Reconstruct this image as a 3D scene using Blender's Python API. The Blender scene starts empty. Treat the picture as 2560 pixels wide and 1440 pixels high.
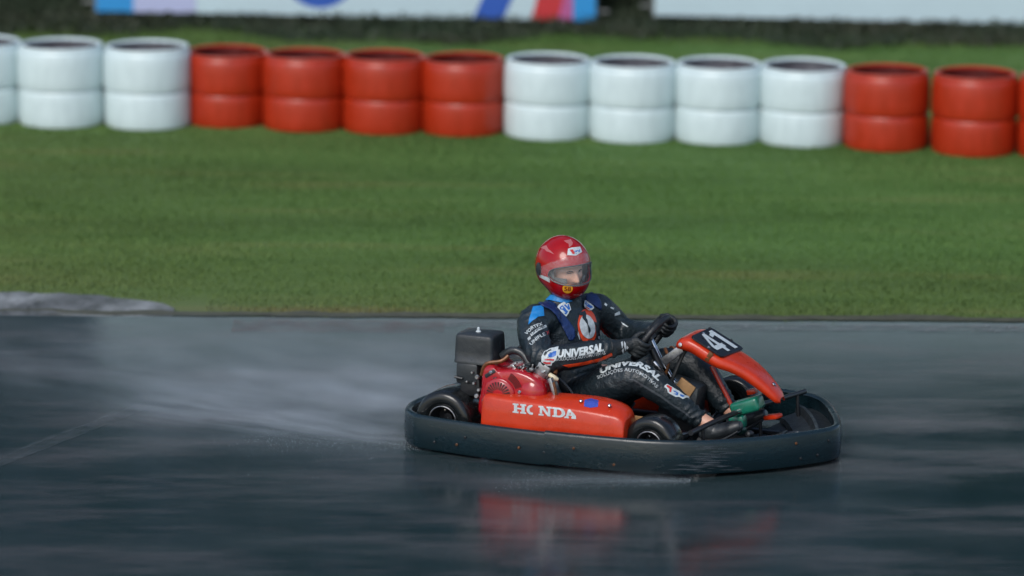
import bpy, bmesh, math, random
import numpy as np
from mathutils import Vector, Matrix, noise
from mathutils.bvhtree import BVHTree
random.seed(7); np.random.seed(7)
R = math.radians
scene = bpy.context.scene
col = scene.collection

# ------------------------------------------------------------------ camera
FPX = 12000.0                       # focal length in pixels of a 2560 px wide frame
PITCH, ROLL, CAMH = R(12.3), 0.010, 5.52
FW = Vector((0, math.cos(PITCH), -math.sin(PITCH)))
RT0 = Vector((1, 0, 0)); UP0 = RT0.cross(FW)
RT = RT0 * math.cos(ROLL) + UP0 * math.sin(ROLL); UP = RT.cross(FW)
CAM = Vector((0, 0, CAMH))
cd = bpy.data.cameras.new("camera"); cam = bpy.data.objects.new("camera", cd); col.objects.link(cam)
cd.sensor_width = 36.0; cd.lens = FPX * 36.0 / 2560.0; cd.clip_start = 0.5; cd.clip_end = 1500
cam.matrix_world = Matrix(((RT.x, UP.x, -FW.x, CAM.x), (RT.y, UP.y, -FW.y, CAM.y), (RT.z, UP.z, -FW.z, CAM.z), (0, 0, 0, 1)))
cd.dof.use_dof = True; cd.dof.focus_distance = 22.55; cd.dof.aperture_fstop = 1.15
scene.camera = cam

# ------------------------------------------------------------------ sky, sun, exposure
SUN_EL, SUN_AZ = R(44), R(206)      # azimuth clockwise from +Y: behind the camera, a little to its left
w = bpy.data.worlds.new("World"); scene.world = w; w.use_nodes = True
nt = w.node_tree; nt.nodes.clear()
sky = nt.nodes.new("ShaderNodeTexSky"); sky.sky_type = 'NISHITA'; sky.sun_disc = False
sky.sun_elevation = SUN_EL; sky.sun_rotation = SUN_AZ
sky.air_density = 1.0; sky.dust_density = 2.0; sky.ozone_density = 1.5
bg = nt.nodes.new("ShaderNodeBackground"); bg.inputs[1].default_value = 0.128
wo = nt.nodes.new("ShaderNodeOutputWorld")
nt.links.new(sky.outputs[0], bg.inputs[0]); nt.links.new(bg.outputs[0], wo.inputs[0])
sd = bpy.data.lights.new("sun", 'SUN'); sd.energy = 1.4; sd.angle = R(28); sd.color = (1.0, 0.985, 0.95)
so = bpy.data.objects.new("sun", sd); col.objects.link(so)
sdir = Vector((math.sin(SUN_AZ) * math.cos(SUN_EL), math.cos(SUN_AZ) * math.cos(SUN_EL), math.sin(SUN_EL)))
so.rotation_euler = (-sdir).to_track_quat('-Z', 'Y').to_euler()
scene.view_settings.view_transform = 'Standard'; scene.view_settings.look = 'None'
scene.view_settings.exposure = 0.35; scene.view_settings.gamma = 1.0; scene.view_settings.use_curve_mapping = False
scene.render.engine = 'CYCLES'
cy = scene.cycles; cy.use_denoising = True; cy.max_bounces = 8; cy.volume_bounces = 1; cy.transparent_max_bounces = 12
cy.volume_step_rate = 2.0; cy.caustics_reflective = False; cy.caustics_refractive = False

# ------------------------------------------------------------------ surveying helpers
def pxray(x, y):
    return (FW * FPX + RT * (x - 1280) - UP * (y - 720)).normalized()
def ground(x, y, z=0.0):
    d = pxray(x, y); return CAM + d * ((z - CAM.z) / d.z)
TH = R(23)                          # the kart's heading, turned towards the camera
KF = Vector((math.cos(TH), -math.sin(TH), 0)); KL = Vector((math.sin(TH), math.cos(TH), 0))
K0 = Vector((0.284, 22.088, 0))
KM = Matrix.Translation(K0) @ Matrix.Rotation(-TH, 4, 'Z')
KMI = KM.inverted()

# ------------------------------------------------------------------ materials
MATS = {}
def mat(name, c, rough=0.5, metal=0.0, coat=0.0, var=0.0, vscale=8.0, vcol=None, bump=0.0, bscale=60.0, rvar=0.0,
        spec=0.5, alpha=1.0, trans=0.0, stretch=(1, 1, 1), ior=1.5):
    if name in MATS: return MATS[name]
    m = bpy.data.materials.new(name); m.use_nodes = True; t = m.node_tree; b = t.nodes["Principled BSDF"]
    b.inputs["Base Color"].default_value = (*c, 1); b.inputs["Roughness"].default_value = rough
    b.inputs["Metallic"].default_value = metal; b.inputs["Coat Weight"].default_value = coat
    b.inputs["Coat Roughness"].default_value = 0.08; b.inputs["Specular IOR Level"].default_value = spec
    b.inputs["Alpha"].default_value = alpha; b.inputs["Transmission Weight"].default_value = trans; b.inputs["IOR"].default_value = ior
    if var or bump or rvar:
        tc = t.nodes.new("ShaderNodeTexCoord"); mp = t.nodes.new("ShaderNodeMapping")
        mp.inputs["Scale"].default_value = stretch; t.links.new(tc.outputs["Object"], mp.inputs[0])
    if var or rvar:
        n = t.nodes.new("ShaderNodeTexNoise"); n.inputs["Scale"].default_value = vscale; n.inputs["Detail"].default_value = 6
        n.inputs["Roughness"].default_value = 0.65; t.links.new(mp.outputs[0], n.inputs[0])
        if var:
            rp = t.nodes.new("ShaderNodeValToRGB"); rp.color_ramp.elements[0].position = 0.3; rp.color_ramp.elements[1].position = 0.75
            v = vcol if vcol else tuple(x * (1 - var) for x in c)
            rp.color_ramp.elements[0].color = (*v, 1); rp.color_ramp.elements[1].color = (*c, 1)
            t.links.new(n.outputs[0], rp.inputs[0]); t.links.new(rp.outputs[0], b.inputs["Base Color"])
        if rvar:
            mr = t.nodes.new("ShaderNodeMapRange"); mr.inputs[1].default_value = 0.3; mr.inputs[2].default_value = 0.7
            mr.inputs[3].default_value = max(0.02, rough - rvar); mr.inputs[4].default_value = min(1, rough + rvar)
            t.links.new(n.outputs[0], mr.inputs[0]); t.links.new(mr.outputs[0], b.inputs["Roughness"])
    if bump:
        n2 = t.nodes.new("ShaderNodeTexNoise"); n2.inputs["Scale"].default_value = bscale; n2.inputs["Detail"].default_value = 5
        t.links.new(mp.outputs[0], n2.inputs[0]); bp = t.nodes.new("ShaderNodeBump"); bp.inputs["Strength"].default_value = bump
        bp.inputs["Distance"].default_value = 0.01; t.links.new(n2.outputs[0], bp.inputs["Height"]); t.links.new(bp.outputs[0], b.inputs["Normal"])
    MATS[name] = m; return m

black_plastic = mat("black_plastic", (0.012, 0.016, 0.019), 0.38, var=0.5, vscale=14, bump=0.15, bscale=45, rvar=0.15, vcol=(0.03, 0.036, 0.04))
bumper_mat = mat("scuffed_bumper_plastic", (0.003, 0.011, 0.015), 0.28, var=0.5, vscale=5, vcol=(0.006, 0.018, 0.024), bump=0.10, bscale=22, rvar=0.10, stretch=(1, 1, 3))
rubber = mat("wet_rubber", (0.008, 0.010, 0.011), 0.22, bump=0.05, bscale=70, rvar=0.08, vscale=20)
dark_metal = mat("dark_metal", (0.02, 0.022, 0.025), 0.35, metal=0.3, bump=0.1, rvar=0.15)
alu = mat("aluminium", (0.42, 0.43, 0.45), 0.35, metal=0.9, var=0.5, vscale=40, rvar=0.15)
steel = mat("wet_steel", (0.5, 0.51, 0.53), 0.18, metal=1.0, rvar=0.1, vscale=30)
rust = mat("rusty_pipe", (0.20, 0.075, 0.025), 0.35, metal=0.3, var=0.6, vscale=60)
red_pod = mat("orange_red_plastic", (0.55, 0.034, 0.004), 0.32, var=0.35, vscale=11, coat=0.25, spec=.35, rvar=0.12, bump=0.10, bscale=40, vcol=(0.42, 0.026, 0.006))
red_engine = mat("crimson_paint", (0.42, 0.006, 0.012), 0.2, var=0.3, vscale=25, coat=0.6, rvar=0.08, bump=0.05, bscale=80)
red_helmet = mat("red_helmet_lacquer", (0.36, 0.002, 0.004), 0.16, coat=0.25, spec=.35, var=0.2, vscale=30, bump=0.012, bscale=130)
suit = mat("black_wet_leather", (0.006, 0.012, 0.016), 0.42, var=0.4, vscale=18, bump=0.6, bscale=55, rvar=0.12, vcol=(0.012, 0.021, 0.027))
glove_m = mat("black_glove_fabric", (0.008, 0.012, 0.014), 0.55, bump=0.5, bscale=90, rvar=0.15)
white_print = mat("white_print", (0.60, 0.67, 0.69), 0.45, var=0.35, vscale=70)
grey_print = mat("grey_print", (0.34, 0.38, 0.40), 0.45)
blue_print = mat("blue_print", (0.015, 0.11, 0.42), 0.4)
cyan_fab = mat("bright_blue_fabric", (0.01, 0.22, 0.58), 0.45, bump=0.3, bscale=70, var=0.3, vscale=40)
navy_fab = mat("navy_vest_fabric", (0.008, 0.03, 0.13), 0.4, bump=0.4, bscale=80, var=0.4, vscale=30)
orange_print = mat("orange_print", (0.58, 0.055, 0.012), 0.4)
red_print = mat("red_print", (0.50, 0.03, 0.03), 0.4)
yellow_print = mat("yellow_sticker", (0.80, 0.38, 0.02), 0.35)
skin = mat("skin", (0.62, 0.34, 0.24), 0.45, var=0.15, vscale=50)
hair_m = mat("dark_hair", (0.03, 0.018, 0.012), 0.6)
liner = mat("grey_padding", (0.16, 0.17, 0.17), 0.8, bump=0.3, bscale=100)
green_m = mat("green_painted_metal", (0.006, 0.16, 0.10), 0.35, coat=0.3, var=0.35, vscale=30)
tan_m = mat("tan_plywood", (0.40, 0.23, 0.10), 0.6, var=0.3, vscale=20)
cream = mat("cream_plastic", (0.62, 0.55, 0.38), 0.4)
blue_sticker = mat("blue_sticker", (0.05, 0.09, 0.48), 0.35, var=0.4, vscale=90)
plate_m = mat("black_number_plate", (0.012, 0.015, 0.022), 0.3, rvar=0.1)

# ------------------------------------------------------------------ mesh helpers
class MB:
    def __init__(s): s.v = []; s.f = []
    def add(s, vs, fs):
        o = len(s.v); s.v += [tuple(p) for p in vs]; s.f += [tuple(i + o for i in f) for f in fs]; return s
    def box(s, c, size, rot=None, taper=1.0):
        h = Vector(size) / 2; vs = []
        for z in (-1, 1):
            k = taper if z > 0 else 1.0
            for x, y in ((-1, -1), (1, -1), (1, 1), (-1, 1)):
                p = Vector((x * h.x * k, y * h.y * k, z * h.z))
                if rot is not None: p = rot @ p
                vs.append(Vector(c) + p)
        return s.add(vs, [(3, 2, 1, 0), (4, 5, 6, 7), (0, 1, 5, 4), (1, 2, 6, 5), (2, 3, 7, 6), (3, 0, 4, 7)])
    def rings(s, rings, closed=True, caps=True, loop=False):
        n = len(rings[0]); vs = [p for r in rings for p in r]; fs = []
        m = len(rings)
        for i in range(m if loop else m - 1):
            a, b = i * n, ((i + 1) % m) * n
            for j in range(n if closed else n - 1):
                k = (j + 1) % n; fs.append((a + j, a + k, b + k, b + j))
        if caps and not loop:
            fs.append(tuple(range(n - 1, -1, -1))); fs.append(tuple((m - 1) * n + j for j in range(n)))
        return s.add(vs, fs)
    def tube(s, pts, r, seg=10, smooth=0, loop=False, squash=1.0, sup=None):
        pts = [Vector(p) for p in pts]; rr = list(r) if isinstance(r, (list, tuple)) else [r] * len(pts)
        if smooth: pts, rr = catmull(pts, rr, smooth, loop)
        n = len(pts); rings = []; up = Vector(sup) if sup else None
        for i, p in enumerate(pts):
            a = pts[(i - 1) % n] if (loop or i > 0) else p; b = pts[(i + 1) % n] if (loop or i < n - 1) else p
            t = (b - a).normalized()
            if up is None:
                up = Vector((0, 0, 1)) if abs(t.z) < 0.9 else Vector((1, 0, 0))
            sx = t.cross(up).normalized(); u2 = sx.cross(t).normalized()
            if not sup: up = u2
            rings.append([p + sx * (math.cos(q) * rr[i]) + u2 * (math.sin(q) * rr[i] * squash) for q in [2 * math.pi * k / seg for k in range(seg)]])
        return s.rings(rings, loop=loop)
    def lathe(s, prof, c, axis, seg=32, cap=False):
        a = Vector(axis).normalized(); u = a.orthogonal().normalized(); v = a.cross(u); c = Vector(c)
        rings = [[c + a * h + (u * math.cos(q) + v * math.sin(q)) * r for q in [2 * math.pi * k / seg for k in range(seg)]] for r, h in prof]
        return s.rings(rings, caps=cap)
    def ball(s, c, rad, seg=14, rot=None):
        c = Vector(c); rings = []
        for i in range(1, seg):
            th = math.pi * i / seg; ring = []
            for k in range(seg * 2):
                q = math.pi * k / seg
                p = Vector((rad[0] * math.sin(th) * math.cos(q), rad[1] * math.sin(th) * math.sin(q), -rad[2] * math.cos(th)))
                if rot is not None: p = rot @ p
                ring.append(c + p)
            rings.append(ring)
        return s.rings(rings)
    def build(s, name, m, parent=None, smooth=True, bevel=0.0, bseg=2, angle=40, weld=False):
        me = bpy.data.meshes.new(name); me.from_pydata([tuple(p) for p in s.v], [], s.f)
        return finish(name, me, m, parent, smooth, bevel, bseg, angle, weld)
def catmull(pts, rr, k, loop=False):
    n = len(pts); o = []; orr = []
    for i in range(n if loop else n - 1):
        g = lambda j: pts[j % n] if loop else pts[max(0, min(n - 1, j))]
        p0, p1, p2, p3 = g(i - 1), g(i), g(i + 1), g(i + 2); r1, r2 = rr[i], rr[(i + 1) % n]
        for q in range(k):
            t = q / k
            o.append(0.5 * ((2 * p1) + (p2 - p0) * t + (2 * p0 - 5 * p1 + 4 * p2 - p3) * t * t + (3 * p1 - p0 - 3 * p2 + p3) * t ** 3)); orr.append(r1 + (r2 - r1) * t)
    if not loop: o.append(pts[-1]); orr.append(rr[-1])
    return o, orr
def finish(name, me, m, parent=None, smooth=True, bevel=0.0, bseg=2, angle=40, weld=False):
    bm = bmesh.new(); bm.from_mesh(me)
    if weld: bmesh.ops.remove_doubles(bm, verts=bm.verts, dist=1e-5)
    bmesh.ops.recalc_face_normals(bm, faces=bm.faces)
    if bevel:
        es = [e for e in bm.edges if len(e.link_faces) == 2 and e.calc_face_angle(0) > R(30)]
        bmesh.ops.bevel(bm, geom=es, offset=bevel, segments=bseg, profile=0.5, affect='EDGES', clamp_overlap=True)
    for f in bm.faces: f.smooth = smooth
    if smooth:
        for e in bm.edges:
            if len(e.link_faces) == 2 and e.calc_face_angle(0) > R(angle): e.smooth = False
    bm.to_mesh(me); bm.free()
    if m: me.materials.append(m)
    o = bpy.data.objects.new(name, me); col.objects.link(o)
    if parent: o.parent = parent
    return o
def tag(o, label=None, cat=None, group=None, kind=None):
    if label: o["label"] = label
    if cat: o["category"] = cat
    if group: o["group"] = group
    if kind: o["kind"] = kind
    return o
def empty(name, label, cat, M=None, group=None):
    o = bpy.data.objects.new(name, None); col.objects.link(o); o.empty_display_size = 0.1
    if M is not None: o.matrix_world = M
    return tag(o, label, cat, group)
def modmesh(o, mods):
    """apply modifiers given as (type, {props}) and bake the result"""
    for ty, pr in mods:
        md = o.modifiers.new("m", ty)
        for k, v in pr.items(): setattr(md, k, v)
    dg = bpy.context.evaluated_depsgraph_get(); dg.update()
    me = bpy.data.meshes.new_from_object(o.evaluated_get(dg)); old = o.data
    o.modifiers.clear(); o.data = me; me.name = old.name; bpy.data.meshes.remove(old); return o
def set_smooth(o):
    for p in o.data.polygons: p.use_smooth = True

# ------------------------------------------------------------------ setting: ground, track, kerb
def node_mat(name):
    m = bpy.data.materials.new(name); m.use_nodes = True; t = m.node_tree
    return m, t, t.nodes["Principled BSDF"]
def grass_material():
    m, t, b = node_mat("mown_grass")
    tc = t.nodes.new("ShaderNodeTexCoord"); mp = t.nodes.new("ShaderNodeMapping"); mp.inputs["Scale"].default_value = (0.14, 1.0, 1.0)
    t.links.new(tc.outputs["Object"], mp.inputs[0])
    n1 = t.nodes.new("ShaderNodeTexNoise"); n1.inputs["Scale"].default_value = 1.6; n1.inputs["Detail"].default_value = 8; n1.inputs["Roughness"].default_value = 0.7
    t.links.new(mp.outputs[0], n1.inputs[0])
    r1 = t.nodes.new("ShaderNodeValToRGB"); cr = r1.color_ramp
    cr.elements[0].position = 0.28; cr.elements[0].color = (0.056, 0.104, 0.028, 1)
    cr.elements[1].position = 0.72; cr.elements[1].color = (0.110, 0.196, 0.055, 1)
    e = cr.elements.new(0.5); e.color = (0.077, 0.150, 0.038, 1)
    t.links.new(n1.outputs[0], r1.inputs[0])
    n2 = t.nodes.new("ShaderNodeTexNoise"); n2.inputs["Scale"].default_value = 120; n2.inputs["Detail"].default_value = 2
    t.links.new(tc.outputs["Object"], n2.inputs[0])
    n3 = t.nodes.new("ShaderNodeTexNoise"); n3.inputs["Scale"].default_value = 3.2; n3.inputs["Detail"].default_value = 5
    t.links.new(mp.outputs[0], n3.inputs[0])
    r3 = t.nodes.new("ShaderNodeValToRGB"); r3.color_ramp.elements[0].position = 0.55; r3.color_ramp.elements[0].color = (0, 0, 0, 1)
    r3.color_ramp.elements[1].position = 0.8; r3.color_ramp.elements[1].color = (0.55, 0.55, 0.55, 1); t.links.new(n3.outputs[0], r3.inputs[0])
    mx = t.nodes.new("ShaderNodeMix"); mx.data_type = 'RGBA'; mx.inputs[7].default_value = (0.150, 0.130, 0.050, 1)
    sp_ = t.nodes.new("ShaderNodeSeparateXYZ"); t.links.new(tc.outputs["Object"], sp_.inputs[0])
    ey = t.nodes.new("ShaderNodeMapRange"); ey.inputs[1].default_value = 24.5; ey.inputs[2].default_value = 26.6; ey.inputs[3].default_value = 0.55; ey.inputs[4].default_value = 0.0; t.links.new(sp_.outputs[1], ey.inputs[0])
    ex = t.nodes.new("ShaderNodeMapRange"); ex.inputs[1].default_value = -3.5; ex.inputs[2].default_value = 0.5; ex.inputs[3].default_value = 0.35; ex.inputs[4].default_value = 0.0; t.links.new(sp_.outputs[0], ex.inputs[0])
    e1 = t.nodes.new("ShaderNodeMath"); e1.operation = 'ADD'; t.links.new(ey.outputs[0], e1.inputs[0]); t.links.new(ex.outputs[0], e1.inputs[1])
    e2 = t.nodes.new("ShaderNodeMath"); e2.operation = 'MULTIPLY'; t.links.new(e1.outputs[0], e2.inputs[0]); t.links.new(n3.outputs[0], e2.inputs[1])
    e3 = t.nodes.new("ShaderNodeMath"); e3.operation = 'ADD'; e3.use_clamp = True; t.links.new(e2.outputs[0], e3.inputs[0]); t.links.new(r3.outputs[0], e3.inputs[1])
    t.links.new(e3.outputs[0], mx.inputs[0]); t.links.new(r1.outputs[0], mx.inputs[6])
    r2 = t.nodes.new("ShaderNodeMapRange"); r2.inputs[1].default_value = 0.3; r2.inputs[2].default_value = 0.7; r2.inputs[3].default_value = 0.9; r2.inputs[4].default_value = 1.12
    t.links.new(n2.outputs[0], r2.inputs[0])
    ml = t.nodes.new("ShaderNodeMix"); ml.data_type = 'RGBA'; ml.blend_type = 'MULTIPLY'; ml.inputs[0].default_value = 1
    t.links.new(mx.outputs[2], ml.inputs[6]); t.links.new(r2.outputs[0], ml.inputs[7])
    t.links.new(ml.outputs[2], b.inputs["Base Color"]); b.inputs["Roughness"].default_value = 0.7; b.inputs["Specular IOR Level"].default_value = 0.15
    return m
grass_m = grass_material()
def sheet(name, x0, x1, y0, y1, z, m, nx=1, ny=1, fn=None):
    vs = []; fs = []
    for j in range(ny + 1):
        for i in range(nx + 1):
            x = x0 + (x1 - x0) * i / nx; y = y0 + (y1 - y0) * j / ny
            vs.append((x, y, z if fn is None else z + fn(x, y)))
    for j in range(ny):
        for i in range(nx):
            a = j * (nx + 1) + i; fs.append((a, a + 1, a + nx + 2, a + nx + 1))
    me = bpy.data.meshes.new(name); me.from_pydata(vs, [], fs)
    return finish(name, me, m)
tag(sheet("ground", -700, 700, -700, 700, -0.012, grass_m), kind="structure")

def asphalt_material():
    m, t, b = node_mat("wet_asphalt")
    tc = t.nodes.new("ShaderNodeTexCoord")
    mp = t.nodes.new("ShaderNodeMapping"); mp.inputs["Scale"].default_value = (0.45, 1.2, 1); mp.inputs["Rotation"].default_value = (0, 0, R(6))
    t.links.new(tc.outputs["Object"], mp.inputs[0])
    n = t.nodes.new("ShaderNodeTexNoise"); n.inputs["Scale"].default_value = 2.2; n.inputs["Detail"].default_value = 7; n.inputs["Roughness"].default_value = 0.62
    t.links.new(mp.outputs[0], n.inputs[0])
    cr = t.nodes.new("ShaderNodeValToRGB"); cr.color_ramp.elements[0].position = 0.3; cr.color_ramp.elements[0].color = (0.008, 0.023, 0.026, 1)
    cr.color_ramp.elements[1].position = 0.72; cr.color_ramp.elements[1].color = (0.026, 0.040, 0.043, 1); t.links.new(n.outputs[0], cr.inputs[0])
    mp2 = t.nodes.new("ShaderNodeMapping"); mp2.inputs["Scale"].default_value = (0.38, 1.2, 1); mp2.inputs["Rotation"].default_value = (0, 0, R(2)); mp2.inputs["Location"].default_value = (3.1, 1.7, 0)
    t.links.new(tc.outputs["Object"], mp2.inputs[0])
    n4 = t.nodes.new("ShaderNodeTexNoise"); n4.inputs["Scale"].default_value = 1.5; n4.inputs["Detail"].default_value = 6; n4.inputs["Roughness"].default_value = 0.7; t.links.new(mp2.outputs[0], n4.inputs[0])
    r4 = t.nodes.new("ShaderNodeValToRGB"); r4.color_ramp.elements[0].position = 0.47; r4.color_ramp.elements[0].color = (0, 0, 0, 1); r4.color_ramp.elements[1].position = 0.72; r4.color_ramp.elements[1].color = (.75, .75, .75, 1)
    t.links.new(n4.outputs[0], r4.inputs[0])
    m4 = t.nodes.new("ShaderNodeMix"); m4.data_type = 'RGBA'; m4.inputs[7].default_value = (0.095, 0.092, 0.098, 1)
    t.links.new(r4.outputs[0], m4.inputs[0]); t.links.new(cr.outputs[0], m4.inputs[6])
    g = t.nodes.new("ShaderNodeTexNoise"); g.inputs["Scale"].default_value = 110; g.inputs["Detail"].default_value = 3; t.links.new(tc.outputs["Object"], g.inputs[0])
    gr = t.nodes.new("ShaderNodeMapRange"); gr.inputs[1].default_value = 0.3; gr.inputs[2].default_value = 0.7; gr.inputs[3].default_value = 0.55; gr.inputs[4].default_value = 1.5
    t.links.new(g.outputs[0], gr.inputs[0])
    ml = t.nodes.new("ShaderNodeMix"); ml.data_type = 'RGBA'; ml.blend_type = 'MULTIPLY'; ml.inputs[0].default_value = 1
    t.links.new(m4.outputs[2], ml.inputs[6]); t.links.new(gr.outputs[0], ml.inputs[7]); t.links.new(ml.outputs[2], b.inputs["Base Color"])
    mr = t.nodes.new("ShaderNodeMapRange"); mr.inputs[1].default_value = 0.35; mr.inputs[2].default_value = 0.65; mr.inputs[3].default_value = 0.07; mr.inputs[4].default_value = 0.16
    t.links.new(n.outputs[0], mr.inputs[0])
    ra = t.nodes.new("ShaderNodeMath"); ra.operation = 'MULTIPLY_ADD'; ra.inputs[1].default_value = 0.13; t.links.new(r4.outputs[0], ra.inputs[0]); t.links.new(mr.outputs[0], ra.inputs[2])
    t.links.new(ra.outputs[0], b.inputs["Roughness"])
    b.inputs["Specular IOR Level"].default_value = 0.42; b.inputs["IOR"].default_value = 1.4
    bp = t.nodes.new("ShaderNodeBump"); bp.inputs["Strength"].default_value = 0.07; bp.inputs["Distance"].default_value = 0.004
    t.links.new(g.outputs[0], bp.inputs["Height"]); t.links.new(bp.outputs[0], b.inputs["Normal"])
    return m
asph = asphalt_material()
# track edge follows the photographed line: y = 24.55 at the left, drifting slightly
def edge_y(x): return 24.56 + 0.012 * x
vs = []; fs = []; xs = [-80 + 160 * i / 64 for i in range(65)]
for x in xs: vs += [(x, 4.0, 0.0), (x, edge_y(x), 0.0)]
for i in range(64): fs.append((2 * i, 2 * i + 2, 2 * i + 3, 2 * i + 1))
me = bpy.data.meshes.new("track"); me.from_pydata(vs, [], fs); tag(finish("track", me, asph), kind="structure")

def paint_material(name, c, cover=0.55):
    m, t, b = node_mat(name)
    tc = t.nodes.new("ShaderNodeTexCoord"); n = t.nodes.new("ShaderNodeTexNoise"); n.inputs["Scale"].default_value = 7; n.inputs["Detail"].default_value = 9
    n.inputs["Roughness"].default_value = 0.72; t.links.new(tc.outputs["Object"], n.inputs[0])
    r = t.nodes.new("ShaderNodeMapRange"); r.inputs[1].default_value = 0.38; r.inputs[2].default_value = 0.66; r.inputs[3].default_value = 0.0; r.inputs[4].default_value = cover
    t.links.new(n.outputs[0], r.inputs[0]); t.links.new(r.outputs[0], b.inputs["Alpha"])
    b.inputs["Base Color"].default_value = (*c, 1); b.inputs["Roughness"].default_value = 0.35
    return m
kp_white = paint_material("worn_white_paint", (0.20, 0.21, 0.22)); kp_red = paint_material("worn_red_paint", (0.15, 0.065, 0.068), 0.42)
# painted edge blocks: a flat worn strip along the track edge
kroot = tag(bpy.data.objects.new("edge_marking", None), kind="structure"); col.objects.link(kroot)
blocks = [(-1.45, -0.35, 'r'), (-0.35, 0.55, 'w'), (0.55, 1.45, 'w'), (1.45, 2.05, 'w'), (2.05, 3.6, 'w')]
for x0, x1, k in blocks:
    b0 = MB()
    for i in range(6):
        xa = x0 + (x1 - x0) * i / 6; xb = x0 + (x1 - x0) * (i + 1) / 6
        d = 0.30 if k == 'r' else 0.18
        b0.add([(xa, edge_y(xa) - d - 0.06, 0.004), (xb, edge_y(xb) - d - 0.06, 0.004), (xb, edge_y(xb) - 0.07, 0.004), (xa, edge_y(xa) - 0.07, 0.004)], [(0, 1, 2, 3)])
    b0.build("painted_block", kp_white if k == 'w' else kp_red, kroot)
# dark soil lip between track and grass
soil = mat("wet_soil", (0.085, 0.088, 0.055), 0.7, var=0.5, vscale=12, bump=0.6, bscale=30)
sl = MB(); rA, rB = [], []
for i in range(0, 241):
    x = -6 + 12 * i / 240; wd = 0.05 + 0.10 * noise.noise(Vector((x * 1.7, 0, 3))) + 0.05 * noise.noise(Vector((x * 6, 0, 9)))
    rA.append((x, edge_y(x) + 0.01 + 0.03 * noise.noise(Vector((x * 4, 2, 1))), 0.004)); rB.append((x, edge_y(x) + max(0.03, wd) + 0.05, 0.008))
sl.rings([rA, rB], closed=False, caps=False); tag(sl.build("soil_verge", soil), kind="structure")
la, lb = ground(-60, 1178), ground(365, 1012); dl = (lb - la).normalized(); dn_ = Vector((-dl.y, dl.x, 0)) * .055
pl_ = MB(); NB = 24; L0 = [la.lerp(lb, i / NB) for i in range(NB + 1)]
pl_.rings([[tuple(p - dn_ + Vector((0, 0, .004))) for p in L0], [tuple(p + dn_ + Vector((0, 0, .004))) for p in L0]], closed=False, caps=False)
pl_.build("painted_line", paint_material("worn_line_paint", (0.16, 0.18, 0.19), 0.30), kroot)
# raised concrete kerb at the left
conc = mat("worn_painted_concrete", (0.30, 0.315, 0.32), 0.5, var=0.55, vscale=5, bump=0.4, bscale=30, rvar=0.15, vcol=(0.06, 0.065, 0.06), stretch=(1.8, .8, 1))
ct = conc.node_tree; cb = ct.nodes["Principled BSDF"]; cw = ct.nodes.new("ShaderNodeTexWave"); cw.inputs["Scale"].default_value = 0.55; cw.inputs["Distortion"].default_value = 5.0; cw.inputs["Detail"].default_value = 4
cmp_ = ct.nodes.new("ShaderNodeMapping"); cmp_.inputs["Rotation"].default_value = (0, 0, R(38)); ctc = ct.nodes.new("ShaderNodeTexCoord"); ct.links.new(ctc.outputs["Object"], cmp_.inputs[0]); ct.links.new(cmp_.outputs[0], cw.inputs[0])
cmr = ct.nodes.new("ShaderNodeMapRange"); cmr.inputs[1].default_value = .2; cmr.inputs[2].default_value = .8; cmr.inputs[3].default_value = .62; cmr.inputs[4].default_value = 1.15; ct.links.new(cw.outputs["Fac"], cmr.inputs[0])
cmx = ct.nodes.new("ShaderNodeMix"); cmx.data_type = 'RGBA'; cmx.blend_type = 'MULTIPLY'; cmx.inputs[0].default_value = 1; src = cb.inputs["Base Color"].links[0].from_socket
ct.links.new(src, cmx.inputs[6]); ct.links.new(cmr.outputs[0], cmx.inputs[7]); ct.links.new(cmx.outputs[2], cb.inputs["Base Color"])
kb = MB(); rings = []
for i in range(61):
    x = -6.0 + (4.22) * i / 60; k = min(1.0, (60 - i) / 9.0); wob = 0.03 * noise.noise(Vector((x * 3, 1, 1)))
    y0 = edge_y(x) - 0.01; wd = (0.56 + wob) * (0.35 + 0.65 * k ** .5) + .05 * noise.noise(Vector((x * 7, 4, 4)))
    hh = 0.006 * k + 0.004
    rings.append([(x, y0, 0.0), (x, y0 + 0.03, hh * 0.55), (x, y0 + wd * 0.55, hh), (x, y0 + wd - 0.04, hh * 1.05), (x, y0 + wd, 0.0)])
kb.rings(rings, closed=False); tag(kb.build("kerb", conc), kind="structure")

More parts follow.
